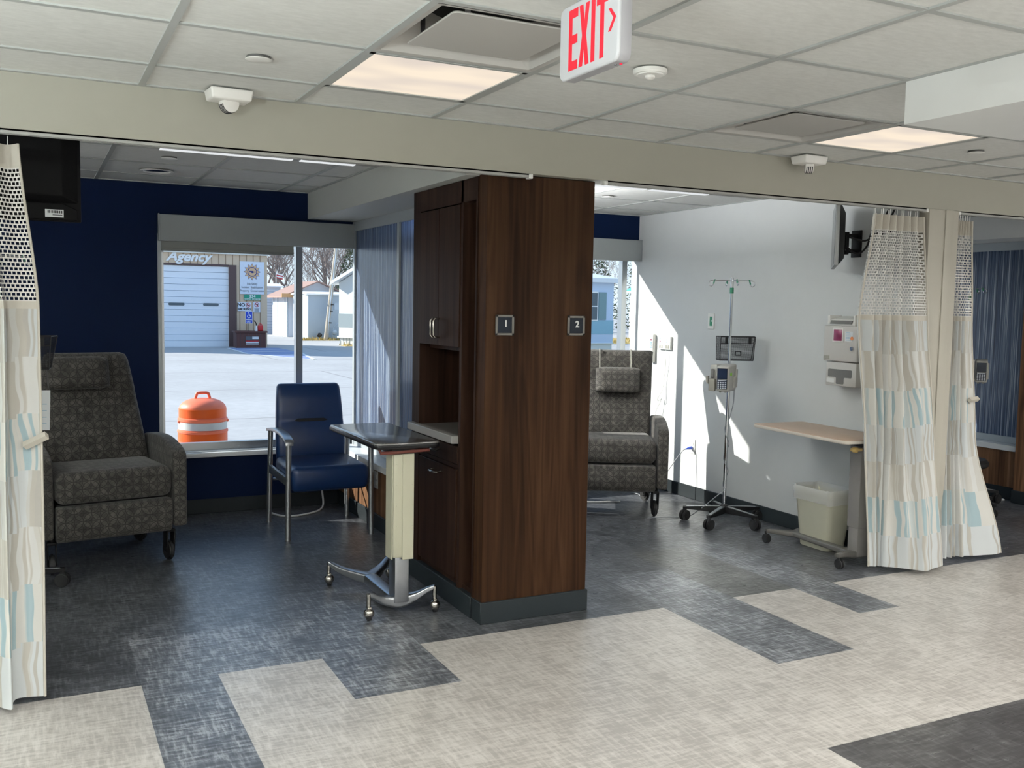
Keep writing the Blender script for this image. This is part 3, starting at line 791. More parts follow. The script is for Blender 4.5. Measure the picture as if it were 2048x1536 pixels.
# ------------------------------------------------------------------ wastebasket and its bag
t = thing('wastebasket', 'cream plastic wastebasket standing behind the beige overbed table', 'wastebasket', (4.505, 4.545, 0))
def ring(hx, hy, z, r=.035): return [Vector((p[0], p[1], z)) for p in rrect(hx, hy, r, 5)]
b = B(); b.loft([ring(.080, .120, .002), ring(.084, .125, .010), ring(.105, .160, .355), ring(.110, .165, .36), ring(.110, .165, .372), ring(.102, .157, .372), ring(.098, .150, .35), ring(.078, .118, .02)])
b.build('body', 'bin_plastic', t, 50)
rnd = random.Random(3)
def wob(pts, a): return [Vector(p)+Vector((rnd.uniform(-a, a), rnd.uniform(-a, a), rnd.uniform(-a, a))) for p in pts]
b = B(); b.loft([wob(ring(.098, .153, .285), .003), wob(ring(.113, .169, .30), .003), wob(ring(.115, .171, .34), .003), wob(ring(.117, .173, .378), .004), wob(ring(.109, .165, .392), .004), wob(ring(.099, .153, .37), .004), wob(ring(.090, .140, .30), .006), wob(ring(.078, .12, .2), .006)][1:], caps=False)
o = b.build('bin_liner', 'film', None, 60); tag(o, 'clear plastic bag folded over the wastebasket rim', 'bag'); o.location = (4.505, 4.545, 0)
# ------------------------------------------------------------------ infusion stands
def iv_stand(label, loc, rz=0.0, hooks=0.0):
    t = thing('iv_stand', label, 'IV stand', loc, 0, 'wheeled infusion stands')
    B().cyl((0, 0, .10), (0, 0, 1.02), .0125, n=16).cyl((0, 0, 1.0), (0, 0, 1.70), .0095, n=14).cyl((0, 0, .99), (0, 0, 1.03), .016, n=16).build('pole', 'chrome', t)
    B().cyl((0, 0, 1.615), (0, 0, 1.655), .0135, n=14).build('grip_collar', 'circuit_green', t)
    B().cyl((0, 0, 1.66), (0, 0, 1.725), .011, n=14).build('hook_hub', 'chrome', t)
    for i in range(4):
        a = R(hooks+90*i); d = Vector((math.cos(a), math.sin(a), 0))
        P = lambda r, z: d*r+Vector((0, 0, z))
        if i % 2 == 0: pts = [P(.005, 1.702), P(.08, 1.704), P(.135, 1.704), P(.158, 1.698), P(.165, 1.682), P(.158, 1.667), P(.143, 1.665), P(.133, 1.68), P(.124, 1.709)]
        else: pts = [P(.005, 1.702), P(.07, 1.704), P(.11, 1.702), P(.13, 1.69), P(.125, 1.672), P(.110, 1.67), P(.103, 1.685), P(.098, 1.709)]
        h = B().tube(catmull(pts, 4), .0033, 8).build('hook', 'chrome', t)
        B().tube([pts[-2], pts[-1], pts[-1]+Vector((0, 0, .003))], .0052, 8).build('hook_tip', 'circuit_green', h)
    b = B(); b.lathe([(.038, .085), (.042, .10), (.030, .125), (.016, .135), (.0, .136)], n=20); b.build('base_hub', 'black_plastic', t)
    for i in range(5):
        a = R(rz+72*i); d = Vector((math.cos(a), math.sin(a), 0)); nn = Vector((-d.y, d.x, 0))
        Lg = .285
        def sec(r, w, z0, z1): return [d*r+nn*w+Vector((0, 0, z0)), d*r-nn*w+Vector((0, 0, z0)), d*r-nn*w+Vector((0, 0, z1)), d*r+nn*w+Vector((0, 0, z1))]
        g = B().loft([sec(.02, .022, .075, .120), sec(.12, .019, .077, .113), sec(.23, .017, .082, .104), sec(Lg, .016, .085, .100)]).build('leg', 'black_plastic', t, 30)
        B().loft([sec(.015, .015, .1185, .1235), sec(.12, .0125, .112, .1155), sec(.225, .011, .103, .107), sec(.262, .010, .100, .1035)]).build('cover_strip', 'brushed_steel', g, 30)
        c = d*(Lg-.012); sw = R(rz+72*i+65+20*i); e = Vector((math.cos(sw), math.sin(sw), 0))
        b = B(); b.cyl(c+Vector((0, 0, .06)), c+Vector((0, 0, .10)), .014, n=12); b.cyl(c-e*.004+Vector((0, 0, .035)), c+e*.004+Vector((0, 0, .035)), .02, n=14)
        for s in (-1, 1): b.cyl(c+e*(s*.016-.010)+Vector((0, 0, .037)), c+e*(s*.016+.010)+Vector((0, 0, .037)), .0365, n=22, bev=.005)
        b.build('caster', 'rubber', t)
    return t
def wire_basket(label, loc, rz):
    t = thing('wire_basket', label, 'basket', loc, rz, 'black wire baskets on the stands')
    w, d, h = .125, .115, .165
    top = [(-w, 0, h), (w, 0, h), (w-.01, -d-.02, h), (-w-.045, -d-.02, h)]; bot = [(-w+.012, 0, 0), (w+.004, 0, 0), (w-.002, -d+.02, 0), (-w-.008, -d+.02, 0)]
    b = B(); r = .0028
    b.tube(top, r, 6, True); b.tube(bot, r, 6, True)
    for p, q in zip(top, bot): b.tube([p, q], r, 6)
    b.tube([(-w, 0, h-.045), (w, 0, h-.045)], r, 6)
    for x in (-.085, .085): b.box(x-.01, x+.01, -.004, .004, h-.05, h)
    b.build('wire_frame', 'black_plastic', t)
    b = B()
    for i in range(4): b.quad([bot[i], bot[(i+1) % 4], top[(i+1) % 4], top[i]])
    b.quad(bot); b.build('mesh_panel', 'wire', t, 0)
    b = B()
    for q in ((-.022, .022, .034, .040), (-.022, .022, .060, .066), (-.022, -.016, .034, .066), (.016, .022, .034, .066)): b.box(q[0], q[1], .002, .006, q[2], q[3])
    b.move(Matrix.Translation((.0, 0, 0))); b.build('label_holder', 'black_plastic', t, 0)
    return t
def pump(label, loc, rz):
    """front faces local -y; left module on local -x"""
    t = thing('infusion_pump', label, 'infusion pump', loc, rz, 'infusion pumps clamped to the stands')
    w, d, h = .088, .165, .185
    b = B(); b.hexa([(-w/2, -d/2, 0), (w/2, -d/2, 0), (w/2, d/2, .0), (-w/2, d/2, .0), (-w/2, -d/2, h-.012), (w/2, -d/2, h-.012), (w/2, d/2, h), (-w/2, d/2, h)], .012, 3)
    b.build('housing', 'pump_shell', t, 40)
    f = B().box(-w/2+.006, w/2-.006, -d/2-.003, -d/2+.002, .014, h-.024, .002, 1).build('front_panel', 'pump_dark', t)
    B().box(-w/2+.009, w/2-.009, -d/2-.005, -d/2, .085, h-.028, .001, 1).build('screen', 'screen_glass', f, 0)
    b = B().box(-w/2+.009, w/2-.009, -d/2-.0045, -d/2, .017, .082, .001, 1); b.build('keypad', 'screen_glass', f, 0)
    b = B().box(-w/2+.014, w/2-.014, -d/2-.006, -d/2, .072, .079)
    for i in range(4):
        for j in range(4): b.box(-w/2+.013+.0165*i, -w/2+.013+.0165*i+.011, -d/2-.006, -d/2, .020+.0125*j, .020+.0125*j+.0085, .001, 1)
    b.build('keys', 'key_grey', f, 0)
    b = B(); b.box(-w/2-.052, -w/2-.002, -d/2+.02, d/2-.03, .012, h-.006, .006); b.build('channel_module', 'pump_shell', t)
    b = B(); b.box(-w/2-.050, -w/2-.006, -d/2-.012, -d/2+.022, .0, .085, .006); b.hexa([(-w/2-.062, -d/2-.02, .06), (-w/2-.05, -d/2-.02, .05), (-w/2-.05, -d/2+.01, .05), (-w/2-.062, -d/2+.01, .06), (-w/2-.066, -d/2-.02, .10), (-w/2-.052, -d/2-.02, .105), (-w/2-.052, -d/2+.01, .105), (-w/2-.066, -d/2+.01, .10)])
    b.build('door', 'pump_dark', t)
    B().box(-w/2-.040, -w/2-.018, -d/2+.006, -d/2+.021, .09, .15, .004).build('cassette_slot', 'dark_opening', t)
    B().box(w/2-.001, w/2+.001, -.055, -.015, .108, .128).build('sticker', 'lime_sticker', t, 0)
    B().box(w/2-.004, w/2+.010, .015, .07, .02, .10, .008, 3).box(w/2, w/2+.012, d/2-.035, d/2-.01, .05, .15, .004).build('battery_cover', 'pump_shell', t)
    B().cyl((.018, -.06, -.008), (.018, -.06, .0), .008, n=10).cyl((-.02, -.06, -.008), (-.02, -.06, .0), .008, n=10).build('foot', 'pump_dark', t)
    B().box(-.02, .02, d/2-.003, d/2+.028, .05, .11, .006).build('pole_clamp', 'black_plastic', t)
    return t
IV = Vector((4.359, 5.343, 0))
iv_stand('chrome wheeled infusion stand against the pale wall, hooks on top', IV, -150, -20)
wire_basket('black wire mesh basket hung on the infusion stand at the pale wall', IV+Vector((.085, .014, 1.148)), 160)
pump('grey infusion pump with a dark screen and lime sticker', IV+Vector((-.105, -.105, .948)), -58)
IV1 = Vector((-.15, 5.42, 0))
iv_stand('wheeled infusion stand half hidden by the cut-off curtain in the dim bay', IV1, 6, 10)
wire_basket('black wire mesh basket above the recliner in the dim bay', IV1+Vector((.115, -.01, 1.140)), 185)
o = B().box(-.07, .07, -.0012, .0012, -.10, .10).build('instruction_card', 'label_paper', None, 0); o.location = (IV1.x+.158, IV1.y-.10, .942); o.rotation_euler = (0, R(2), R(8))
tag(o, 'printed white card hanging beside the curtain edge in the dim bay', 'card')
b = B().box(-.06, .02, -.0018, -.001, .072, .088)
for i in range(13): b.box(-.06, .035+.02*((i*7) % 3-1), -.0018, -.001, .052-.011*i, .055-.011*i)
b.build('printing', 'label_blue', o, 0)
B().box(-.06, -.02, -.0019, -.001, .078, .09).build('logo', 'ink', o, 0)
IV3 = Vector((6.72, 5.30, 0))
iv_stand('wheeled infusion stand in front of the far resin partition', IV3, 20, 15)
pump('infusion pump on the stand past the far curtain', IV3+Vector((.035, -.115, .965)), -52)
# cords
def cord(name, label, pts, r, m, cat='cord', group=None, k=6):
    o = B().tube(catmull(pts, k), r, 8).build(name, m); return tag(o, label, cat, group)
pts = [(4.40, 5.33, .955), (4.395, 5.325, .86), (4.372, 5.322, .78)]
for i in range(15):
    a = i*1.15; pts.append((IV.x+.017*math.cos(a), IV.y+.017*math.sin(a)-.002, .74-.036*i))
pts += [(IV.x-.05, IV.y+.01, .20), (IV.x-.13, IV.y+.10, .09), (IV.x-.15, IV.y+.22, .012), (IV.x-.30, IV.y+.28, .008), (IV.x-.44, IV.y+.30, .008)]
cord('power_cord', 'thin grey cord wound around the infusion stand and trailing on the floor', pts, .0032, 'cord_grey')
o = cord('power_cord', 'thin grey cord with a blue plug in the low wall outlet', [(4.648, 6.145, .405), (4.60, 6.15, .395), (4.56, 6.17, .34), (4.50, 6.20, .24), (4.44, 6.24, .13), (4.38, 6.28, .03), (4.33, 6.32, .008), (4.36, 6.42, .008), (4.34, 6.5, .008)], .0035, 'cord_grey')
B().cyl((4.668, 6.145, .407), (4.632, 6.145, .404), .014, .010, 12).cyl((4.634, 6.145, .404), (4.61, 6.147, .398), .008, .005, 10).build('plug', 'plug_blue', o)
outlet('wall_outlet', 'white outlet with a blue plug low on the pale wall', (4.68, 6.148, .417))
cord('power_cord', 'thin white cord looping down the pale wall behind the recliner', [(4.668, 6.53, 1.18), (4.655, 6.51, 1.10), (4.66, 6.52, 1.0), (4.658, 6.54, .86), (4.64, 6.55, .80), (4.62, 6.56, .765), (4.635, 6.57, .74), (4.66, 6.56, .76), (4.65, 6.57, .72), (4.63, 6.60, .62), (4.62, 6.62, .3)], .0025, 'cord_white')
cord('cable', 'pale cable lying on the floor under the blue chair', [(1.90, 6.968, .25), (1.905, 6.94, .13), (1.90, 6.88, .03), (1.85, 6.78, .008), (1.76, 6.69, .008), (1.64, 6.64, .008), (1.56, 6.66, .008), (1.51, 6.75, .008), (1.50, 6.86, .008)], .007, 'cord_white')
cord('cable', 'short pale cable on the floor under the sunlit recliner', [(3.72, 6.36, .006), (3.80, 6.30, .008), (3.95, 6.25, .008), (4.06, 6.22, .008)], .006, 'cord_white')

# ------------------------------------------------------------------ things on the pale wall
XR = 4.68
t = thing('sharps_dispenser', 'wall sharps container box with a pink window, above the glove dispenser', 'sharps container', (XR, 4.505, 1.19))
b = B(); b.box(-.135, 0, -.142, .142, 0, .225, .008, 3); b.build('housing', 'sharps_shell', t)
w = B().box(-.139, -.133, -.028, .062, .120, .212, .006, 2).build('window_frame', 'white_plastic', t)
B().box(-.141, -.136, -.018, .052, .130, .202, .004, 2).build('window_pane', 'sharps_red', w)
B().cyl((-.134, -.105, .085), (-.145, -.105, .085), .012, n=16).cyl((-.145, -.105, .085), (-.147, -.105, .085), .006, n=12).build('lock', 'chrome', t)
l = B().box(-.1365, -.134, -.105, -.042, .130, .190).build('label', 'label_paper', t, 0)
b = B()
for i in range(6): b.box(-.1372, -.136, -.090+.006*(i % 3), -.048, .136+.009*i, .139+.009*i)
b.build('printing', 'label_blue', l, 0)
B().cyl((-.1362, -.098, .148), (-.1374, -.098, .148), .012, n=16).build('seal', 'label_orange', l)
b = B()
b.hexa([(-.13, -.10, .225), (-.13, .12, .225), (-.01, .12, .225), (-.01, -.10, .225), (-.115, -.10, .265), (-.115, .12, .265), (-.01, .12, .285), (-.01, -.10, .285)], .006, 2)
b.box(-.125, -.02, -.108, -.092, .222, .290, .005); b.box(-.125, -.02, .105, .125, .222, .290, .005)
b.build('drop_tray', 'white_plastic', t)
B().hexa([(-.134, -.085, .236), (-.134, .095, .236), (-.11, .095, .236), (-.11, -.085, .236), (-.121, -.085, .258), (-.121, .095, .258), (-.10, .095, .258), (-.10, -.085, .258)]).build('drop_slot', 'dark_opening', t, 0)
b = B()
for i in range(3):
    for j in range(5): b.box(-.075+.020*i, -.062+.020*i, -.1432, -.140, .145+.014*j, .155+.014*j, .002, 1)
b.build('vent_holes', 'sharps_red', t)
B().box(-.137, -.134, .085, .135, .012, .034, .001, 1).build('maker_plate', 'pump_dark', t)
t = thing('glove_dispenser', 'white wall dispenser with a T shaped opening under the sharps container', 'dispenser', (XR, 4.50, 1.035))
b = B(); b.box(-.125, 0, -.128, .125, 0, .15, .006, 2); b.build('housing', 'sharps_shell', t)
def rounded(poly, r):
    out = []; n = len(poly)
    for i in range(n):
        a, p, c = Vector(poly[i-1]), Vector(poly[i]), Vector(poly[(i+1) % n])
        u = (a-p).normalized()*r; v = (c-p).normalized()*r
        for k in range(5):
            s = k/4; out.append(tuple((p+u)*(1-s)**2+p*2*s*(1-s)+(p+v)*s*s))
    return out
B().prism(rounded([(.105, .105), (-.095, .105), (-.095, .055), (-.03, .055), (-.03, .012), (.035, .012), (.035, .055), (.105, .055)], .010), 'x', -.1262, -.124).build('opening', 'dark_opening', t, 0)
B().box(-.1265, -.124, .05, .115, .018, .046, .002, 1).build('maker_plate', 'outlet_plate', t)
t = thing('wall_control', 'white wall plate with a green insert above the infusion pump', 'wall plate', (XR, 5.962, 1.412))
b = B()
for q in ((-.037, .037, .035, .06), (-.037, .037, -.06, -.035), (-.037, -.017, -.04, .04), (.017, .037, -.04, .04)): b.box(-.008, 0, q[0], q[1], q[2], q[3], .002, 1)
b.build('cover_plate', 'white_plastic', t)
B().box(-.006, 0, -.0175, .0175, -.0355, .0355).build('circuit_board', 'circuit_green', t, 0)
B().box(-.0065, -.003, -.007, .004, -.004, .010, .001, 1).build('component', 'cord_white', t)
t = thing('data_outlet', 'wide white data and power plate on the pale wall above the recliner', 'outlet', (XR, 6.545, 1.222))
B().box(-.022, 0, -.085, .085, -.055, .055, .004).build('cover_plate', 'outlet_plate', t)
b = B()
for y in (.045, -.045):
    b.box(-.0235, -.021, y-.026, y-.008, -.045, -.018); b.box(-.0235, -.021, y+.004, y+.022, -.045, -.018)
b.build('socket', 'pump_dark', t, 0)
for i, (y, z, m) in enumerate(((.055, .032, 'label_blue'), (.055, .012, 'sharps_red'), (-.035, .026, 'label_blue'), (-.035, .008, 'label_blue'))): B().box(-.0235, -.021, y-.006, y+.006, z-.004, z+.004).build('jack', m, t, 0)
t = thing('call_handset', 'white nurse call handset with small coloured buttons in a wall bracket', 'handset', (XR, 6.715, 1.19))
B().box(-.035, 0, -.028, .028, -.14, .10, .012, 3).build('body', 'white_plastic', t)
for i, (z, m) in enumerate(((.052, 'sharps_red'), (.028, 'label_blue'), (.008, 'label_blue'), (-.012, 'label_blue'))): B().cyl((-.034, -.004, z), (-.038, -.004, z), .008, n=12).build('button', m, t)

# ------------------------------------------------------------------ televisions
t = thing('television', 'slim television on a wall arm, edge-on beside the striped curtain', 'television', (4.375, 4.41, 1.955), 227)
# local: screen faces -y, width along x
B().box(-.28, .28, -.012, .012, -.185, .185, .004).build('screen_bezel', 'plate_grey', t)
B().box(-.272, .272, -.0135, -.011, -.176, .176).build('screen', 'screen_glass', t, 0)
B().hexa([(-.275, .012, -.18), (.275, .012, -.18), (.22, .045, -.14), (-.22, .045, -.14), (-.275, .012, .18), (.275, .012, .18), (.22, .045, .12), (-.22, .045, .12)], .004, 1).build('rear_housing', 'black_gloss', t)
t = thing('wall_mount', 'black folding television bracket on the pale wall', 'bracket', (XR, 4.53, 1.93))
b = B(); b.box(-.012, 0, -.04, .04, -.085, .085, .003); b.box(-.10, -.008, -.012, .012, .035, .06, .003); b.box(-.10, -.008, -.012, .012, -.06, -.035, .003); b.box(-.115, -.085, -.016, .016, -.07, .07, .004)
b.hexa([(-.20, -.10, -.045), (-.19, -.085, -.045), (-.09, .012, -.045), (-.10, -.005, -.045), (-.20, -.10, .045), (-.19, -.085, .045), (-.09, .012, .045), (-.10, -.005, .045)])
b.build('arm', 'black_plastic', t)
cord('cable', 'loose black cables hanging behind the wall-mounted television', [(4.50, 4.47, 1.92), (4.56, 4.42, 1.86), (4.60, 4.38, 1.90), (4.61, 4.35, 1.99), (4.63, 4.32, 2.02), (4.64, 4.30, 1.97), (4.645, 4.29, 2.06), (4.65, 4.26, 2.13), (4.655, 4.22, 2.17)], .006, 'black_plastic', 'cable', 'television cables')
cord('cable', 'loose black cables hanging behind the wall-mounted television', [(4.53, 4.45, 1.96), (4.60, 4.39, 1.94), (4.63, 4.32, 1.99), (4.65, 4.27, 2.02), (4.655, 4.25, 1.98), (4.65, 4.24, 2.08), (4.66, 4.20, 2.15), (4.665, 4.15, 2.14)], .006, 'black_plastic', 'cable', 'television cables')
t = thing('television', 'black back of a television hung high behind the cut-off curtain', 'television', (-.07, 4.52, 2.02), 180)
B().box(-.27, .27, -.012, .012, -.20, .20, .004).build('screen_bezel', 'tv_black', t)
b = B(); b.hexa([(-.262, .010, -.125), (.262, .010, -.125), (.20, .055, -.095), (-.20, .055, -.095), (-.262, .010, .2), (.262, .010, .2), (.20, .055, .17), (-.20, .055, .17)], .006, 2); b.build('rear_housing', 'tv_black', t)
B().prism([(-.255, -.195), (.255, -.195), (.255, -.15), (.20, -.125), (-.20, -.125), (-.255, -.15)], 'y', .010, .026, .003, 1).build('lower_cover', 'tv_black', t)
for v in (1,):
    l = B().box(-.202, -.132, .012, .0155, -.184, -.152).build('asset_label', 'label_paper', t, 0); l.location = (0, .012, .0)
    b = B(); rnd = random.Random(5); x = -.197
    while x < -.140:
        w = rnd.choice((.0015, .003, .0045)); b.box(x, x+w, .0150, .0160, -.167, -.156); x += w+rnd.choice((.0015, .003))
    b.box(-.197, -.16, .0150, .0160, -.176, -.173); b.build('barcode', 'ink', l, 0)

t = thing('wall_mount', 'black television arm behind the cut-off curtain', 'bracket', (-1.5, 4.45, 2.02))
B().box(0, .02, -.06, .06, -.10, .10, .003).box(.01, 1.27, -.014, .0135, -.03, .03, .004).build('arm', 'black_plastic', t)
# ------------------------------------------------------------------ curtains
def curtain(label, levels, name='privacy_curtain', k=7, tab=None):
    """levels: [(z, [(x, y), ...])] from the top down; same number of points in each level"""
    t = thing(name, label, 'curtain', (levels[-1][1][0][0], levels[-1][1][0][1], 0), 0, 'striped privacy curtains')
    off = Vector((levels[-1][1][0][0], levels[-1][1][0][1], 0))
    def deep(pl, a):
        return [(x, y+(a if i % 2 else -a)*(0 < i < len(pl)-1)) for i, (x, y) in enumerate(pl)]
    levels = [(z, deep(pl, (0, .014, .016, .004)[q])) for q, (z, pl) in enumerate(levels)]
    curves = [(z, catmull([(x, y, 0) for x, y in pl], k)) for z, pl in levels]
    n = len(curves[0][1])
    # arc length at the middle level is the cloth coordinate
    mid = curves[len(curves)//2][1]; u = [0.0]
    for a, c in zip(mid, mid[1:]): u.append(u[-1]+(c-a).length)
    def at(z, i):
        for (z0, c0), (z1, c1) in zip(curves, curves[1:]):
            if z <= z0 and z >= z1-1e-6:
                s = (z0-z)/(z0-z1); s = s*s*(3-2*s)*.5+s*.5; p = c0[i].lerp(c1[i], s); return Vector((p.x, p.y, z))-off
        p = curves[-1][1][i]; return Vector((p.x, p.y, z))-off
    def sheet(nm, m, z0, z1, rows):
        bm = bmesh.new(); uvl = bm.loops.layers.uv.verify(); V = []
        for r in range(rows+1):
            z = z0+(z1-z0)*r/rows; V.append([bm.verts.new(at(z, i)) for i in range(n)])
        for r in range(rows):
            for i in range(n-1):
                f = bm.faces.new((V[r][i], V[r+1][i], V[r+1][i+1], V[r][i+1]))
                zz = (z0+(z1-z0)*r/rows, z0+(z1-z0)*(r+1)/rows)
                for lp, q in zip(f.loops, ((u[i], zz[0]), (u[i], zz[1]), (u[i+1], zz[1]), (u[i+1], zz[0]))): lp[uvl].uv = q
        bb = B(); bb.bm.free(); bb.bm = bm; return bb.build(nm, m, t, 60, uv=False)
    zt, zn, zb = levels[0][0], 1.475, levels[-1][0]
    sheet('heading_band', 'curtain_band', zt, zt-.085, 4); sheet('netting', 'net', zt-.085, zn+.012, 10)
    sheet('seam_band', 'curtain_band', zn+.012, zn-.016, 1); sheet('cloth', 'curtain', zn-.016, zb, 26)
    b = B()
    for e in (0, n-1):
        pts = [at(zt-(zt-zb)*i/30, e) for i in range(31)]; b.tube(pts, .005, 6)
    b.build('side_hem', 'curtain_band', t)
    b = B()
    for i in range(1, n, k):
        p = at(zt, i); b.tube([p, p+Vector((0, 0, .032))], .0018, 5)
    b.build('hook', 'white_plastic', t)
    if tab:
        p, q = Vector(tab[0])-off, Vector(tab[1])-off
        B().tube([p, q], .016, 4).build('tie_tab', 'curtain_band', t, 0)
    return t
def zz(x0, x1, n, y, a): return [(x0+(x1-x0)*i/(n-1), y+(a if i % 2 else -a)) for i in range(n)]
curtain('gathered striped curtain in front of the overbed table and wastebasket', [
    (2.055, zz(4.245, 4.625, 15, 4.005, .022)),
    (1.475, [(4.170, 4.00), (4.215, 4.035), (4.255, 3.985), (4.275, 4.03), (4.305, 3.975), (4.34, 4.02), (4.375, 3.97), (4.41, 4.02), (4.45, 3.965), (4.49, 4.01), (4.53, 3.96), (4.575, 3.925), (4.600, 3.96), (4.645, 3.945), (4.665, 3.955)]),
    (.75, [(4.235, 3.97), (4.265, 3.99), (4.29, 3.955), (4.315, 3.99), (4.335, 3.945), (4.36, 3.985), (4.375, 3.93), (4.41, 3.94), (4.44, 3.895), (4.50, 3.91), (4.555, 3.862), (4.605, 3.875), (4.665, 3.885), (4.715, 3.905), (4.735, 3.925)]),
    (.028, [(4.335, 4.00), (4.355, 3.99), (4.375, 3.985), (4.395, 3.995), (4.40, 3.98), (4.41, 3.985), (4.415, 3.965), (4.455, 3.925), (4.50, 3.875), (4.535, 3.825), (4.57, 3.795), (4.66, 3.812), (4.755, 3.840), (4.80, 3.868), (4.815, 3.895)])])
curtain('striped curtain bunched past the beige wall end, opening to the far bay', [
    (2.055, zz(4.925, 5.055, 13, 4.02, .022)),
    (1.475, [(4.93, 4.06), (4.935, 3.99), (4.95, 4.05), (4.955, 3.985), (4.97, 4.05), (4.98, 3.98), (4.99, 4.05), (5.005, 3.98), (5.02, 4.04), (5.035, 3.98), (5.05, 4.01), (5.075, 3.985), (5.10, 4.0)]),
    (.75, [(4.93, 4.06), (4.935, 3.98), (4.95, 4.04), (4.955, 3.97), (4.97, 4.04), (4.985, 3.965), (5.0, 4.03), (5.015, 3.96), (5.035, 4.02), (5.055, 3.95), (5.09, 3.985), (5.13, 3.97), (5.165, 3.985)]),
    (.035, [(4.865, 3.96), (4.895, 3.92), (4.925, 3.965), (4.945, 3.92), (4.97, 3.975), (4.985, 3.93), (5.0, 3.99), (5.02, 3.91), (5.06, 3.93), (5.12, 3.90), (5.20, 3.895), (5.27, 3.875), (5.34, 3.89)])], tab=((5.06, 3.955, .985), (5.135, 3.955, .990)))
curtain('striped curtain with open netting at the cut-off edge, in front of the dim bay', [
    (2.055, zz(-.50, -.030, 13, 4.01, .025)),
    (1.475, [(-.52, 4.03), (-.46, 3.98), (-.40, 4.04), (-.34, 3.98), (-.28, 4.04), (-.22, 3.97), (-.16, 4.01), (-.11, 3.93), (-.085, 3.90), (-.082, 3.96), (-.07, 3.99), (-.02, 3.985), (.026, 3.975)]),
    (.75, [(-.52, 4.02), (-.46, 3.95), (-.40, 4.02), (-.34, 3.95), (-.28, 4.02), (-.22, 3.94), (-.17, 3.97), (-.12, 3.88), (-.092, 3.85), (-.088, 3.92), (-.07, 3.955), (-.02, 3.945), (.026, 3.935)]),
    (.028, [(-.52, 4.0), (-.46, 3.92), (-.40, 4.0), (-.34, 3.92), (-.28, 3.98), (-.22, 3.90), (-.17, 3.92), (-.13, 3.83), (-.088, 3.79), (-.085, 3.85), (-.07, 3.89), (-.03, 3.88), (.020, 3.87)])], tab=((-.03, 3.952, .955), (.045, 3.925, .995)))
def track(label, x0, x1):
    t = thing('curtain_track', label, 'curtain track', (x0, 4.005, 2.090), 0, 'white curtain tracks under the beam')
    L = x1-x0
    b = B(); b.box(0, L, -.016, -.010, 0, .017); b.box(0, L, .010, .016, 0, .017); b.box(0, L, -.016, .016, .011, .017); b.build('rail', 'track_metal', t, 0)
    for x in (0, L): B().box(x-.010, x+.010, -.019, .019, -.004, .017, .003).build('end_stop', 'white_plastic', t)
track('white curtain track under the beam, from the cut-off curtain to the walnut panel', -1.4, 2.07)
track('white curtain track under the beam, between the walnut panel and the beige wall end', 2.475, 4.66)
track('white curtain track under the beam past the beige wall end', 4.93, 7.1)

# ------------------------------------------------------------------ ceiling fixtures
def light(i, j, label, lamp=0.0, warm=(1, .93, .84)):
    x0, x1, y0, y1 = cell(i, j); cx, cy = (x0+x1)/2, (y0+y1)/2; w, d = (x1-x0)/2-.012, (y1-y0)/2-.012
    t = thing('ceiling_light', label, 'ceiling light', (cx, cy, CZ), 0, 'square ceiling lights')
    b = B()
    for q in ((-w, w, d-.018, d), (-w, w, -d, -d+.018), (-w, -w+.018, -d, d), (w-.018, w, -d, d)): b.box(q[0], q[1], q[2], q[3], .0, .06)
    b.box(-w, w, -d, d, .06, .07); b.build('trim_frame', 'grid_metal', t, 0)
    B().box(-w+.016, w-.016, -d+.016, d-.016, .004, .012).build('diffuser', 'lamp', t, 0)
    if lamp:
        ld = bpy.data.lights.new('lamp', 'AREA'); ld.shape = 'RECTANGLE'; ld.size = 2*w-.05; ld.size_y = 2*d-.05; ld.energy = lamp; ld.color = warm
        lo = bpy.data.objects.new('lamp', ld); C.objects.link(lo); lo.parent = t; lo.location = (0, 0, -.002)
    return t
light(*LIGHTS[0], 'lit square ceiling light in front of the large air diffuser by the exit sign')
light(*LIGHTS[1], 'lit square ceiling light beside the dropped white bulkhead')
for q in LIGHTS_ADDED: light(*q, 'added square ceiling light, unseen, out in the open room', FILL_LAMP_W, (1, .985, .95))  # extra lights placed out of view as fill
def diffuser(i, j, label):
    x0, x1, y0, y1 = cell(i, j); cx, cy = (x0+x1)/2, (y0+y1)/2; w, d = (x1-x0)/2-.012, (y1-y0)/2-.012
    t = thing('air_diffuser', label, 'air diffuser', (cx, cy, CZ), 0, 'plaque air diffusers')
    def rr(wx, wy, z, r): return [Vector((p[0], p[1], z)) for p in rrect(wx, wy, r, 6)]
    b = B(); b.loft([rr(w, d, .0, .004), rr(w-.018, d-.018, .002, .006), rr(w-.055, d-.055, .075, .06), rr(w-.10, d-.10, .11, .14)], caps=False); b.build('pan', 'diffuser_metal', t, 40)
    B().lathe([(.0, .20), (w-.10, .20), (w-.085, .105)], n=32).build('duct_collar', 'black_slot', t)
    B().prism(rrect(w-.080, d-.080, .02, 4), 'z', .010, .016, .002, 1).build('plaque', 'diffuser_metal', t)
    for sx, sy in ((-1, -1), (1, -1), (1, 1), (-1, 1)):
        B().box(sx*(w-.13)-.008, sx*(w-.13)+.008, sy*(d-.10)-.002, sy*(d-.10)+.002, .010, .12).build('hanger', 'brushed_steel', t, 0)
diffuser(*DIFF[0], 'large open plaque air diffuser beside the exit sign')
diffuser(*DIFF[1], 'plaque air diffuser beside the light under the dropped bulkhead')
def disc(label, loc, r):
    t = thing('sprinkler_cover', label, 'sprinkler cover', loc, 0, 'round sprinkler covers')
    B().lathe([(0, -.006), (r-.004, -.006), (r, -.0045), (r, -.003), (0, -.003)], n=32).build('cover_disc', 'white_plastic', t)
    B().lathe([(r*.93, -.004), (r*.93, .004)], n=24).build('collar', 'dark_opening', t)
disc('white disc sprinkler cover on the ceiling near the motion sensor over the dim bay', (.696, 3.327, CZ), .043)
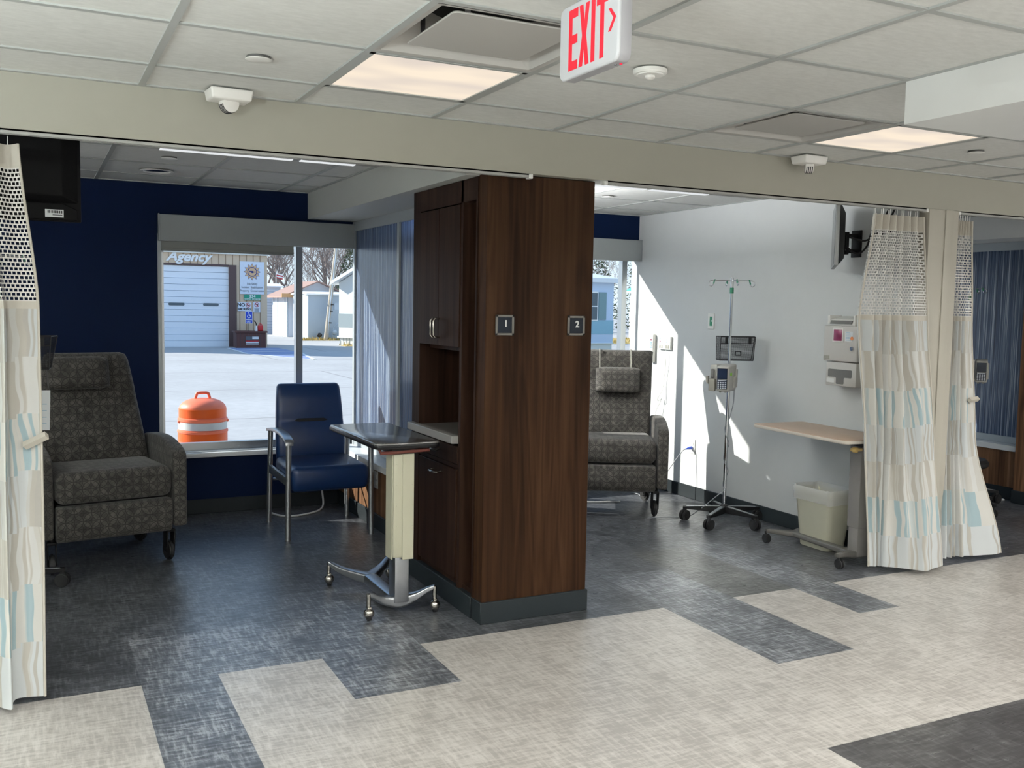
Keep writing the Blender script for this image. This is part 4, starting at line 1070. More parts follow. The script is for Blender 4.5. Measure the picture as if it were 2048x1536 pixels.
disc('white disc sprinkler cover on the ceiling past the bulkhead light', (4.233, 3.349, CZ), .040)
disc('white disc sprinkler cover in the dim bay ceiling behind the downlight', (.705, 5.715, BZ), .045)
disc('white disc sprinkler cover in the bright bay ceiling', (3.669, 5.884, BZ), .045)
t = thing('downlight', 'unlit round recessed downlight in the dim bay ceiling', 'downlight', (.708, 6.328, BZ))
B().lathe([(.098, .0), (.098, -.004), (.080, -.005), (.078, .0)], n=40).build('trim_ring', 'white_plastic', t)
B().lathe([(.079, -.0005), (.066, .004), (.052, .0045)], n=40).build('reflector', 'chrome', t)
B().lathe([(.053, .0042), (.0, .0046)], n=40).build('recess_shade', 'dark_opening', t)  # flush disc painted dark for the shade inside the recess
t = thing('smoke_detector', 'round smoke detector on the ceiling beside the exit sign', 'smoke detector', (1.898, 2.795, CZ))
B().lathe([(.058, .0), (.058, -.010), (.054, -.015), (.0, -.015)], n=36).build('base', 'white_plastic', t)
B().lathe([(.046, -.014), (.044, -.019), (.018, -.020), (.0, -.020)], n=36).build('cover', 'white_plastic', t)
B().lathe([(.018, -.019), (.017, -.027), (.010, -.032), (.0, -.033)], n=24).build('sensing_dome', 'sensor_plastic', t)
def sensor(label, x, y, rz, lens):
    LR = Matrix.Rotation(R(lens), 4, 'Z')
    t = thing('motion_sensor', label, 'sensor', (x, y, CZ), rz, 'ceiling motion sensors by the beam')
    B().hexa([(-.075, -.05, -.042), (.075, -.05, -.042), (.075, .05, -.042), (-.075, .05, -.042), (-.082, -.058, 0), (.082, -.058, 0), (.082, .058, 0), (-.082, .058, 0)], .008, 3).build('base', 'sensor_plastic', t)
    pr = [(-.030+.0, -.040)]+[(.034*math.sin(a)*1.0+.0, -.045-.040*math.cos(a)) for a in [R(-80+16*i) for i in range(11)]]+[(.034, -.040)]
    B().prism(pr, 'x', -.021, .021, .003, 2).move(LR).build('lens_housing', 'sensor_plastic', t)
    b = B()
    for i in range(4):
        x = -.0165+.0095*i; pr2 = [(.0355*math.sin(a), -.045-.0415*math.cos(a)) for a in [R(-75+12*i2) for i2 in range(10)]]+[(0, -.05)]
        b.prism(pr2, 'x', x, x+.004)
    b.move(LR).build('louvre', 'ink', t, 0)
sensor('white motion sensor on the ceiling over the dim bay opening', .70, 3.885, 4, -78)
sensor('white motion sensor on the ceiling over the bright bay opening', 3.66, 3.90, 4, -38)
t = thing('slot_diffuser', 'slotted linear diffuser with added glow in the dim bay ceiling', 'ceiling light', (.618, 5.385, BZ))  # air slots whose brightness is added as emission
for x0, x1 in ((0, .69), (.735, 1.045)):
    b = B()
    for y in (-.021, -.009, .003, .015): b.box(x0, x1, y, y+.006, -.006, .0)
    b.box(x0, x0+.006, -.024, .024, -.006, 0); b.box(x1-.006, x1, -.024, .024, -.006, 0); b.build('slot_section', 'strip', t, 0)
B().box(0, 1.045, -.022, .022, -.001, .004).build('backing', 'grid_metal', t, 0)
t = thing('slot_diffuser', 'slotted linear diffuser with added glow in the sunlit bay ceiling', 'ceiling light', (2.95, 5.385, BZ))  # same diffuser slots, glow added here too
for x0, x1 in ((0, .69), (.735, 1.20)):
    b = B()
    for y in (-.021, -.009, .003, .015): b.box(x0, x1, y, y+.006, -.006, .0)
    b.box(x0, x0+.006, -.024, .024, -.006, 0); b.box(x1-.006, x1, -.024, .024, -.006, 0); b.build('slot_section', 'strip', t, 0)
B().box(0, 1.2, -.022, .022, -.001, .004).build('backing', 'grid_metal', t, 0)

# exit sign: hangs from the ceiling, faces -x
t = thing('exit_sign', 'white exit sign with red letters hanging from the ceiling', 'exit sign', (1.264, 2.14, 2.09))
L, H = .142, .186
pr = rrect(L, H/2, .022, 8, 0, H/2)
B().prism(pr, 'x', .006, .038, .003, 2).build('housing', 'exit_body', t)
B().prism(pr, 'x', -.002, .010, .005, 3).build('face_plate', 'exit_face', t)
# letters drawn as shapes on the face; u runs from the far end (+y) to the near end, v up
def sh(polys, nm='letter'):
    b = B()
    for p in polys: b.prism([(L-u, v) for u, v in p], 'x', -.0032, -.0015)
    return b.build(nm, 'exit_red', t, 0)
v0, v1 = .019, .171
def rc(a, c, e, f): return [(a, e), (c, e), (c, f), (a, f)]
th = .022; vm = (v0+v1)/2
sh([[(.050, v0), (.094, v0), (.094, v0+th), (.066, v0+th), (.066, vm-th/2), (.092, vm-th/2), (.092, vm+th/2), (.066, vm+th/2), (.066, v1-th), (.094, v1-th), (.094, v1), (.050, v1)]])
sh([[(.102, v0), (.119, v0), (.1265, vm-.03), (.134, v0), (.151, v0), (.136, vm), (.151, v1), (.134, v1), (.1265, vm+.03), (.119, v1), (.102, v1), (.117, vm)]])
sh([rc(.161, .178, v0, v1)])
sh([[(.203, v0), (.220, v0), (.220, v1-th), (.237, v1-th), (.237, v1), (.186, v1), (.186, v1-th), (.203, v1-th)]])
sh([[(.241, .128), (.252, .128), (.275, .103), (.252, .074), (.241, .074), (.263, .103)]], 'arrow')
b = B(); b.cyl((.02, .10-.2, -.002), (.02, .10-.2, .002), .004, n=12); b.build('test_button', 'chrome', t)
B().cyl((.026, -.115, -.003), (.026, -.115, .002), .0035, n=12).build('indicator', 'red_led', t)
B().box(.0, .04, -.06, .06, H-.002, CZ-2.09, .003).build('canopy', 'exit_body', t)

# stool past the far curtain
t = thing('rolling_stool', 'black wheeled stool in the bay past the far curtain', 'stool', (6.33, 4.98, 0))
B().lathe([(0, .35), (.17, .35), (.185, .365), (.185, .39), (.165, .41), (0, .415)], n=32).build('seat', 'black_plastic', t)
B().cyl((0, 0, .08), (0, 0, .36), .022, n=16).build('column', 'black_plastic', t)
for i in range(5):
    a = R(-12+72*i); d = Vector((math.cos(a), math.sin(a), 0)); nn = Vector((-d.y, d.x, 0))
    def sec(r, w, z0, z1): return [d*r+nn*w+Vector((0, 0, z0)), d*r-nn*w+Vector((0, 0, z0)), d*r-nn*w+Vector((0, 0, z1)), d*r+nn*w+Vector((0, 0, z1))]
    B().loft([sec(.0, .024, .07, .125), sec(.15, .02, .075, .112), sec(.28, .018, .08, .102)]).build('leg', 'black_plastic', t, 30)
    c = d*.265; b = B()
    b.cyl(c+Vector((0, 0, .05)), c+Vector((0, 0, .09)), .01, n=10)
    for s in (-1, 1): b.cyl(c+nn*(s*.014-.009)+Vector((0, 0, .031)), c+nn*(s*.014+.009)+Vector((0, 0, .031)), .031, n=18, bev=.004)
    b.build('caster', 'rubber', t)
cord('cable', 'white cable on the floor by the wheeled stool', [(7.0, 5.45, .006), (6.95, 5.30, .008), (6.98, 5.18, .008), (7.03, 5.12, .008), (7.06, 5.2, .008)], .006, 'cord_white')
# unseen fill lamps added: standing uplights in the open room, wall lights in two bays
def uplight(label, x, y, w, col=(1, .97, .93), h=1.72):  # standing lamp added out of view to lift the ceiling brightness
    t = thing('fill_uplight', label, 'added floor lamp', (x, y, 0), 0, 'added standing uplights in the open room')
    B().lathe([(0, 0), (.15, 0), (.15, .012), (.03, .03), (0, .03)], n=28).build('base', 'brushed_steel', t)
    B().cyl((0, 0, .02), (0, 0, h-.08), .014, n=14).build('pole', 'brushed_steel', t)
    B().lathe([(.02, h-.10), (.10, h-.08), (.19, h-.02), (.20, h), (.19, h), (.10, h-.06), (.0, h-.075)], n=32).build('lamp_shade', 'white_plastic', t)
    ld = bpy.data.lights.new('lamp', 'AREA'); ld.shape = 'DISK'; ld.size = .30; ld.energy = w; ld.color = col
    lo = bpy.data.objects.new('lamp', ld); C.objects.link(lo); lo.parent = t; lo.location = (0, 0, h-.01); lo.rotation_euler = (R(180), 0, 0)
for x, y, f, col in ((-1.0, .9, 1.7, (.90, 1.0, 1.0)), (-2.6, 2.4, 1.7, (.90, 1.0, 1.0)), (-2.4, -1.6, 1.1, (.93, 1, 1)), (.2, -1.3, 1, (.97, 1, .97)), (2.8, -.6, .9, (1, 1, .96)), (5.2, .6, .9, (1, .99, .95)), (7.8, 1.2, .9, (1, .99, .95)), (7.2, -2.4, .9, (1, .99, .95))):
    uplight('added steel uplight, unseen, out in the open room', x, y, FILL_UP_W*f, col)
def fill_bay_lamp(label, x, y, w_up, w_dn):  # wall light put in out of view to brighten a bay
    t = thing('fill_wall_light', label, 'wall light', (x, y, 1.80), 0, 'added wall lights over the recliners')
    B().box(0, .10, -.45, .45, 0, .11, .008).build('housing', 'white_plastic', t)
    for z, wv, rx in ((.118, w_up, 180), (-.008, w_dn, 0)):
        ld = bpy.data.lights.new('lamp', 'AREA'); ld.shape = 'RECTANGLE'; ld.size = .08; ld.size_y = .85; ld.energy = wv; ld.color = (.97, .99, 1.0)
        lo = bpy.data.objects.new('lamp', ld); C.objects.link(lo); lo.parent = t; lo.location = (.05, 0, z); lo.rotation_euler = (R(rx), 0, 0)
fill_bay_lamp('added unseen wall light on the far side of the walnut cabinet over the sunlit recliner', 2.49, 5.4, 150, 4)
fill_bay_lamp('added wall light on the hidden side wall of the dim bay', -1.498, 5.5, 42, .5)
# ------------------------------------------------------------------ outside
GZ = -.15
struct(B().box(-60, 90, YW+.16, 160, GZ-.05, GZ), 'ground', 'pavement')
def stuff(o, label, cat): return tag(o, label, cat, None, 'stuff')
# traffic drum just outside the glass
t = thing('traffic_drum', 'scuffed orange and white traffic drum outside the window', 'traffic drum', (1.268, 8.30, GZ))
b = B(); b.lathe([(.0, .0), (.235, .0), (.235, .05), (.205, .06), (.203, .16), (.200, .163)], n=40); b.build('base', 'rubber', t)
SEG = [(.30, .385, .201, 'drum_white'), (.405, .475, .199, 'drum_bright'), (.585, .655, .193, 'drum_white'), (.488, .562, .197, 'drum_bright'), (.685, .765, .189, 'drum_bright')]
B().lathe([(.200, .163), (.206, .295), (.200, .30), (.200, .385), (.206, .39), (.206, .40), (.199, .405), (.197, .56), (.203, .565), (.203, .58), (.193, .585), (.192, .655), (.199, .66), (.199, .68), (.189, .685), (.188, .765), (.180, .785), (.162, .805), (.13, .825), (.09, .838), (.0, .842)], n=48).build('body', 'drum_orange', t, 50)
for z0, z1, r, m in SEG:
    b = B(); b.lathe([(r-.002, z0+.003), (r+.0015, z0+.005), (r+.0015, z1-.005), (r-.002, z1-.003)], n=48); b.build('reflective_band', m, t, 50)
b = B(); b.tube(catmull([(-.062, 0, .825), (-.050, 0, .868), (-.035, 0, .885), (.035, 0, .885), (.050, 0, .868), (.062, 0, .825)], 4), .012, 10); b.build('handle', 'drum_orange', t)
for s in (-1, 1): B().sph((s*.19, -.03, .655), .016, n=10).build('bolt', 'drum_orange', t)

# fire agency garage: front at y = 36
FY = 36.0
g = thing('garage_building', 'tan metal garage with a wide pale roll-up door across the street', 'building', (6.0, FY, GZ))
DX0, DX1, DT = 1.6, 6.44, 2.75
def P(o): return o
b = B(); ox = -6.0
b.box(DX1+ox, 7.82+ox, 0, 2, 0, 3.42); b.box(-2+ox, DX0+ox, 0, 2, 0, 3.42); b.box(DX0+ox, DX1+ox, 0, 2, DT-GZ, 3.42); b.box(-2+ox, 7.82+ox, 1.8, 2, 0, 3.42); b.build('wall', 'siding_tan', g, 0)
b = B()
x = -2.0
while x < 7.8:
    z0 = (DT-GZ) if DX0-.1 < x < DX1+.28 else 0
    b.box(x+ox, x+.018+ox, -.012, 0, z0, 3.40); x += .245
b.build('siding_ribs', 'siding_rib', g, 0)
b = B(); b.box(-2.2+ox, 7.86+ox, -.10, 2.2, 3.33, 3.50); b.box(-2.0+ox, 6.5+ox, .35, 1.95, 3.49, 6.4); b.build('roof', 'trim_cream', g, 0)
B().box(DX1+ox, DX1+.27+ox, -.06, .02, 0, DT-GZ+.05).box(DX0+ox-.2, DX0+ox, -.06, .02, 0, DT-GZ+.05).box(DX0+ox, DX1+ox, -.03, .02, DT-GZ-.0, DT-GZ+.06).build('door_jamb', 'brown_trim', g, 0)
d = B(); n = 13; hh = (DT-GZ)/n
for i in range(n):
    d.hexa([(DX0+ox, .06, i*hh), (DX1+ox, .06, i*hh), (DX1+ox, .12, i*hh), (DX0+ox, .12, i*hh), (DX0+ox, .035, (i+1)*hh-.02), (DX1+ox, .035, (i+1)*hh-.02), (DX1+ox, .12, (i+1)*hh), (DX0+ox, .12, (i+1)*hh)])
d = d.build('door', 'door_panel', g, 0)
for xc in (4.64, 5.82, 3.46, 2.28):
    B().prism(rrect(.27, .05, .045, 6, xc+ox, 1.365-GZ), 'y', .03, .06).build('door_window', 'window_dark', d, 0)
text('lettering', 'Agency', .46, 'letter_white', g, face((5.05+ox, -.03, 3.04-GZ)), shear=.33, bold=.016, depth=.01, sx=1.08)
def board(name, label, cat, x0, x1, z0, z1, m, y=FY-.03, th=.02):
    t = thing(name, label, cat, ((x0+x1)/2, y, (z0+z1)/2))
    B().box(-(x1-x0)/2, (x1-x0)/2, -th/2, th/2, -(z1-z0)/2, (z1-z0)/2).build('board', m, t, 0); return t
t = board('wall_sign', 'white sign with a gold star emblem and three lines of text on the garage', 'sign', 6.83, 7.71, 1.77, 2.95, 'sign_white')
st = []; st2 = []
for i in range(24):
    a = math.pi*2*i/24+math.pi/24*0; r = .31 if i % 2 == 0 else .215
    st.append((r*math.cos(a), .22+r*math.sin(a))); st2.append(((r-.022)*math.cos(a), .22+(r-.022)*math.sin(a)))
e = B().prism(st, 'y', -.014, -.010).build('emblem', 'star_navy', t, 0)
B().prism(st2, 'y', -.018, -.013).build('star', 'star_gold', e, 0)
def circ(r, cx, cz, n=28): return [(cx+r*math.cos(2*math.pi*i/n), cz+r*math.sin(2*math.pi*i/n)) for i in range(n)]
B().prism(circ(.175, 0, .22), 'y', -.021, -.017).build('emblem_ring', 'star_navy', e, 0)
B().prism(circ(.145, 0, .22), 'y', -.024, -.020).build('emblem_disc', 'star_gold', e, 0)
b = B(); b.box(-.10, .04, -.027, -.023, .21, .255); b.box(-.02, .13, -.027, -.023, .205, .23); b.box(-.03, .05, -.027, -.023, .175, .205); b.build('emblem_figure', 'star_navy', e, 0)
for i, s in enumerate(('Life Safety', 'Incident  Stabilization', 'Property  Conservation')):
    text('lettering', s, .105, 'flag_grey', t, face((0, -.012, -.22-.125*i)), bold=.001, sx=.86)
t = board('address_sign', 'green address sign reading 234 on the garage', 'sign', 6.98, 7.57, 1.545, 1.757, 'sign_green', FY-.04)
text('lettering', '234', .135, 'letter_white', t, face((0, -.012, .035)), bold=.004, sx=1.1)
text('lettering', 'SOUTH  MONROE', .07, 'letter_white', t, face((0, -.012, -.065)), bold=.001)
t = board('wall_sign', 'white no smoking sign on the garage', 'sign', 6.75, 7.23, 1.15, 1.465, 'sign_white')
text('lettering', 'NO', .17, 'ink', t, face((-.115, -.012, .065)), bold=.006)
text('lettering', 'SMOKING', .105, 'ink', t, face((0, -.012, -.085)), bold=.004)
def prohibited(t, x, z, r):
    b = B(); o_, i_ = circ(r, x, z), circ(r*.82, x, z)
    for q in range(28): b.quad([(o_[q][0], -.014, o_[q][1]), (o_[(q+1) % 28][0], -.014, o_[(q+1) % 28][1]), (i_[(q+1) % 28][0], -.014, i_[(q+1) % 28][1]), (i_[q][0], -.014, i_[q][1])])
    c = r*.64; b.quad([(x-c-.01, -.014, z+c-.01), (x-c+.01, -.014, z+c+.01), (x+c+.01, -.014, z-c+.01), (x+c-.01, -.014, z-c-.01)]); b.build('prohibition_ring', 'sign_red', t, 0)
prohibited(t, .125, .06, .085)
B().box(.06, .19, -.013, -.010, .05, .068).build('pictogram', 'ink', t, 0)
t = board('wall_sign', 'small white no weapons sign on the garage', 'sign', 7.31, 7.56, 1.11, 1.49, 'sign_white')
prohibited(t, 0, .085, .085); B().box(-.055, .05, -.013, -.010, .085, .105).box(.01, .04, -.013, -.010, .045, .09).build('pictogram', 'ink', t, 0)
b = B()
for i in range(5): b.box(-.09+.01*(i % 2), .09-.01*(i % 2), -.013, -.010, -.055-.027*i, -.043-.027*i)
b.build('printing', 'flag_grey', t, 0)
t = thing('planter_box', 'brown planter box with a painted flag below the garage signs', 'planter', (7.03, 35.25, GZ))
b = B(); b.box(-.52, .52, -.28, .30, 0, .56); b.build('box', 'planter_brown', t, 0)
b = B()
for i in range(8): b.box(-.52+.139*i, -.508+.139*i, -.286, -.28, 0, .54)
b.build('board_gap', 'brown_trim', t, 0)
B().box(-.57, .57, -.33, .32, .545, .60).build('rim', 'planter_brown', t, 0)
f = B().box(-.19, .03, -.292, -.286, .29, .41).build('flag_canton', 'flag_grey', t, 0)
for i, (z, m) in enumerate(((.385, 'letter_white'), (.335, 'letter_white'), (.245, 'sign_red'), (.20, 'letter_white'), (.145, 'letter_white'))): B().box(.035 if i < 2 else -.19, .26, -.292, -.286, z-.018, z+.018).build('flag_stripe', m, t, 0)
t = thing('parking_sign', 'blue wheelchair parking sign on a post in the planter box', 'sign', (6.98, 35.12, .43))
B().cyl((0, 0, -.3), (0, 0, .35), .012, n=8).build('post', 'dark_metal', t)
B().box(-.125, .125, -.012, -.004, .29, .73).build('sign_back', 'letter_white', t, 0)
B().box(-.115, .115, -.016, -.011, .30, .72).build('board', 'sign_blue', t, 0)
b = B(); b.prism(circ(.022, -.02, .665, 12), 'y', -.020, -.015)
b.prism([(-.035, .64), (-.012, .64), (-.006, .56), (.045, .56), (.068, .50), (.085, .505), (.062, .582), (.01, .582), (.008, .60), (.04, .60), (.04, .615), (.006, .615), (.004, .64)], 'y', -.020, -.015)
for i in range(14):
    a0, a1 = R(150+15*i), R(165+15*i); p = lambda a, r: (-.005+r*math.cos(a), .54+r*math.sin(a))
    b.prism([p(a0, .062), p(a1, .062), p(a1, .047), p(a0, .047)], 'y', -.020, -.015)
b.build('wheelchair_symbol', 'letter_white', t, 0)
text('lettering', 'PARKING', .062, 'letter_white', t, face((0, -.018, .425)), bold=.002, sx=.78)
text('lettering', 'ONLY', .062, 'letter_white', t, face((0, -.018, .345)), bold=.002)
t = thing('fuel_can', 'red plastic fuel can on the planter box', 'fuel can', (7.40, 35.2, .45))
B().box(-.085, .085, -.10, .10, 0, .20, .03, 3).build('body', 'jerry_red', t)
B().tube(catmull([(-.05, 0, .19), (-.045, 0, .25), (.04, 0, .25), (.06, 0, .19)], 4), .013, 8).build('handle', 'jerry_red', t)
t = thing('spray_bottle', 'small white bottle with a curved black spout on the planter box', 'bottle', (7.25, 35.15, .45))
B().lathe([(0, 0), (.045, 0), (.04, .06), (.03, .15), (.02, .19), (0, .19)], n=16).build('body', 'letter_white', t)
B().tube(catmull([(0, 0, .18), (-.01, 0, .27), (-.05, 0, .34), (-.09, 0, .37)], 4), .018, 8).build('spout', 'black_plastic', t)
# painted stall on the pavement
o = B().prism([(6.22, 34.9), (7.98, 34.9), (7.95, 32.0), (7.35, 27.6), (6.15, 31.0)], 'z', GZ+.001, GZ+.004).build('parking_marking', 'paint_blue', None, 0); tag(o, 'blue painted accessible parking stall on the pavement', 'pavement marking')
b = B()
for p, q in (((6.2, 34.9), (6.1, 31)), ((6.1, 31), (7.35, 27.5)), ((7.35, 27.5), (8.0, 32)), ((6.15, 33.2), (8.0, 33.9)), ((6.2, 32.0), (7.9, 32.4)), ((6.5, 30.0), (7.75, 30.6))):
    p, q = Vector(p), Vector(q); d = (q-p).normalized(); nn = Vector((-d.y, d.x))*.05
    b.prism([tuple(p+nn), tuple(q+nn), tuple(q-nn), tuple(p-nn)], 'z', GZ+.004, GZ+.007)
b.build('stripe', 'paint_white', o, 0)

# small buildings to the side
def shed(name, label, x0, x1, y0, y1, zw, wm, gable, rm, peak, over=.2, group=None, ribs=None):
    t = thing(name, label, 'building', ((x0+x1)/2, (y0+y1)/2, GZ), 0, group); w, d = (x1-x0)/2, (y1-y0)/2
    b = B(); b.box(-w, w, -d, d, 0, zw)
    if gable == 'x': b.prism([(-w, zw), (w, zw), (0, zw+peak)], 'y', -d, d)
    if gable == 'y': b.prism([(-d, zw), (d, zw), (0, zw+peak)], 'x', -w, w)
    b.build('wall', wm, t, 0)
    b = B(); th = .06
    if gable == 'x':
        for s in (-1, 1): b.hexa([(s*(w+over), -d-over, zw-peak*over/w), (0, -d-over, zw+peak), (0, d+over, zw+peak), (s*(w+over), d+over, zw-peak*over/w), (s*(w+over), -d-over, zw-peak*over/w+th), (0, -d-over, zw+peak+th), (0, d+over, zw+peak+th), (s*(w+over), d+over, zw-peak*over/w+th)])
    else:
        for s in (-1, 1): b.hexa([(-w-over, s*(d+over), zw-peak*over/d), (-w-over, 0, zw+peak), (w+over, 0, zw+peak), (w+over, s*(d+over), zw-peak*over/d), (-w-over, s*(d+over), zw-peak*over/d+th), (-w-over, 0, zw+peak+th), (w+over, 0, zw+peak+th), (w+over, s*(d+over), zw-peak*over/d+th)])
    b.build('roof', rm, t, 0)
    if ribs:
        b = B(); i = .1
        if ribs[0] == 'v':
            x = -w
            while x < w: b.box(x, x+.03, -d-.012, -d, 0, zw); x += .3
            y = -d
            while y < d: b.box(-w-.012, -w, y, y+.03, 0, zw); y += .3
        else:
            z = .2
            while z < zw: b.box(-w-.012, w+.012, -d-.012, d, z, z+.02); z += .14
        b.build('siding_line', ribs[1], t, 0)
    return t
shed('storage_shed', 'white horizontally sided shed beyond the garage corner', 9.6, 11.6, 50.2, 53.0, 2.42, 'shed_white', 'y', 'metal_roof', .15, .15, 'small sheds across the street', ('h', 'shed_grey'))
t = shed('storage_shed', 'shed with a rusty brown low roof behind the leaning pole', 10.95, 13.8, 46.0, 49.2, 2.02, 'shed_white', 'x', 'shed_roof', .62, .35, 'small sheds across the street', ('v', 'shed_grey'))
B().box(-1.8, 1.8, -2.06, -2.0, 1.88, 2.06).build('fascia', 'wood_fascia', t, 0)
shed('storage_shed', 'blue grey shed with white corner trim beside the leaning pole', 11.06, 13.0, 42.6, 45.3, 2.0, 'shed_grey', 'y', 'metal_roof', .10, .10, 'small sheds across the street')
def mobile_home(label, x0, x1, y0, y1, wm, bm_, wins, shutters, name='mobile_home', band=(.70, 1.2)):
    t = thing(name, label, 'building', (x0, y0, GZ)); w, d = x1-x0, y1-y0; zw = 2.62
    B().box(0, w, 0, d, .35, zw).build('wall', wm, t, 0)
    B().box(.02, w-.02, .02, d, 0, .36).box(-.03, w+.03, -.03, d, .33, .38).build('skirting', 'trailer_white', t, 0)
    b = B(); b.box(-.012, w+.012, -.012, d, band[0], band[1]); b.build('band', bm_, t, 0)
    b = B(); b.hexa([(-.22, -.22, zw-.06), (w+.22, -.22, zw-.06), (w+.22, d+.2, zw-.06), (-.22, d+.2, zw-.06), (-.22, -.22, zw+.10), (w+.22, -.22, zw+.10), (w+.22, d+.2, zw+.10), (-.22, d+.2, zw+.10)])
    b.hexa([(-.22, -.22, zw+.10), (w+.22, -.22, zw+.10), (w+.22, d+.2, zw+.10), (-.22, d+.2, zw+.10), (w*.45, d*.3, zw+.62), (w*.55, d*.3, zw+.62), (w*.55, d*.7, zw+.62), (w*.45, d*.7, zw+.62)]); b.build('roof', 'metal_roof', t, 0)
    for side, a, z0, z1, ww in wins:
        f = (B().box(a-.04, a+ww+.04, -.03, 0, z0-.05, z1+.05) if side == 'f' else B().box(-.03, 0, a-.04, a+ww+.04, z0-.05, z1+.05)).build('window', 'letter_white', t, 0)
        b = B(); zm = (z0+z1)/2
        for q0, q1 in ((z0, zm-.02), (zm+.02, z1)): (b.box(a, a+ww, -.04, -.02, q0, q1) if side == 'f' else b.box(-.04, -.02, a, a+ww, q0, q1))
        b.build('window_pane', 'window_dark', f, 0)
    for side, a, z0, z1, ww in shutters:
        (B().box(a, a+ww, -.035, 0, z0, z1) if side == 'f' else B().box(-.035, 0, a, a+ww, z0, z1)).build('shutter', 'shutter_green', t, 0)
    return t
t = thing('mobile_home', 'white mobile home with a grey band past the leaning pole', 'building', (10.83, 37.0, GZ), -55)
W_, D_, zw = 3.0, 4.0, 2.45
b = B(); b.box(0, W_, 0, D_, .3, zw); b.prism([(0, zw), (W_, zw), (W_/2, zw+.75)], 'y', 0, D_); b.build('wall', 'trailer_white', t, 0)
B().box(.03, W_-.03, .03, D_, 0, .32).build('skirting', 'trailer_white', t, 0)
b = B()
for i in range(28): b.box(.05+.15*i, .062+.15*i, .02, .03, 0, .3)
for i in range(40): b.box(.02, .03, .2+.2*i, .212+.2*i, 0, .3)
b.build('skirting_rib', 'trailer_band', t, 0)
B().box(-.05, W_+.05, -.05, D_, .30, .36).build('base_trim', 'letter_white', t, 0)
B().box(-.012, W_, -.012, D_, .72, 1.24).build('band', 'trailer_band', t, 0)
b = B()
for s_ in (0, 1):
    xa, xb = (-.25, W_/2) if s_ == 0 else (W_/2, W_+.25); za, zb = (zw-.09, zw+.76) if s_ == 0 else (zw+.76, zw-.09)
    b.hexa([(xa, -.25, za), (xb, -.25, zb), (xb, D_+.2, zb), (xa, D_+.2, za), (xa, -.25, za+.13), (xb, -.25, zb+.13), (xb, D_+.2, zb+.13), (xa, D_+.2, za+.13)])
b.build('roof', 'metal_roof', t, 0)
f = B().box(.72, 1.5, -.03, 0, 1.35, 2.17).build('window', 'letter_white', t, 0)
B().box(.77, 1.45, -.04, -.02, 1.40, 1.74).box(.77, 1.45, -.04, -.02, 1.78, 2.12).build('window_pane', 'window_dark', f, 0)
mobile_home('light blue mobile home with green shutters behind the walnut panel', 12.5, 19.06, 30.0, 33.8, 'home_blue', 'home_teal', [('f', 5.25, 1.22, 2.18, .60), ('f', 2.0, 1.22, 2.18, .6)], [('f', 5.92, 1.22, 2.21, .32), ('f', 4.88, 1.22, 2.21, .3)], band=(.70, 1.20))
t = thing('white_house', 'white sided house with a green metal roof seen through the bright bay window', 'building', (30.3, 38.0, GZ))
B().box(0, 7, 0, 8, 0, 2.62).build('wall', 'trailer_white', t, 0)
b = B(); z = .2
while z < 2.6: b.box(-.012, 7.012, -.012, 8, z, z+.02); z += .16
b.build('siding_line', 'shed_grey', t, 0)
B().hexa([(-.25, -.25, 2.60), (7.25, -.25, 2.60), (7.25, 8.25, 2.60), (-.25, 8.25, 2.60), (3.2, 3.4, 5.4), (3.8, 3.4, 5.4), (3.8, 4.6, 5.4), (3.2, 4.6, 5.4)]).build('roof', 'roof_green', t, 0)
B().box(-.26, 7.26, -.26, 8.26, 2.50, 2.61).build('fascia', 'letter_white', t, 0)
# utility pole, leaning
t = thing('utility_pole', 'leaning grey utility pole in front of the sheds', 'utility pole', (11.70, 42.0, GZ))
top = Vector((.95, .0, 8.4))
B().cyl((0, 0, -.02), top, .105, .075, 12).build('pole', 'pole_wood', t)
B().tube([(.07, -.11, .3), (.13, -.11, 1.2), (.26, -.11, 2.4), (.50, -.1, 4.6)], .022, 6).build('conduit', 'shed_grey', t)
for h in (.75, 1.25, 1.55): B().box(.02+h*.11, .14+h*.11, -.14, -.07, h, h+.05).build('pole_step', 'dark_metal', t, 0)
B().box(.34, .58, -.16, -.06, 1.35, 1.65).build('meter_box', 'shed_grey', t, 0)
t = thing('gas_meter', 'grey gas meter at the foot of the leaning pole', 'meter', (12.12, 42.1, GZ))
B().sph((0, 0, .35), .13, sc=(1, .7, 1)).build('meter_body', 'shed_grey', t)
B().tube(catmull([(-.1, 0, 0), (-.1, 0, .3), (0, 0, .62), (.15, 0, .72), (.22, 0, .6), (.2, 0, 0)], 4), .022, 6).build('pipe', 'shed_grey', t)
t = thing('gas_meter', 'small dark round meter on the near side of the leaning pole', 'meter', (11.47, 42.2, GZ))
B().sph((0, 0, .22), .10, sc=(1.2, .7, 1)).cyl((0, 0, 0), (0, 0, .2), .03, n=8).build('meter_body', 'dark_metal', t)
for i, (x, y, h) in enumerate(((12.45, 55.0, 3.0), (11.3, 55.0, 2.35))):
    t = thing('flag', 'small striped flag on a pole above the shed roofs' if i == 0 else 'small striped flag low at the garage corner', 'flag', (x, y, GZ), 0, 'small flags')
    B().cyl((0, 0, 0), (0, 0, h+.5), .02, n=8).build('flag_pole', 'cord_white', t)
    f = bmesh.new(); V = [[f.verts.new((.03+.36*a/6, .03*math.sin(a*1.3), h+.28*c/4-.04*a/6*2)) for a in range(7)] for c in range(5)]
    for c in range(4):
        for a in range(6): f.faces.new((V[c][a], V[c][a+1], V[c+1][a+1], V[c+1][a])).material_index = c % 2
    bb = B(); bb.bm.free(); bb.bm = f; bb.build('flag_cloth', ['sign_red', 'letter_white'], t, 60)
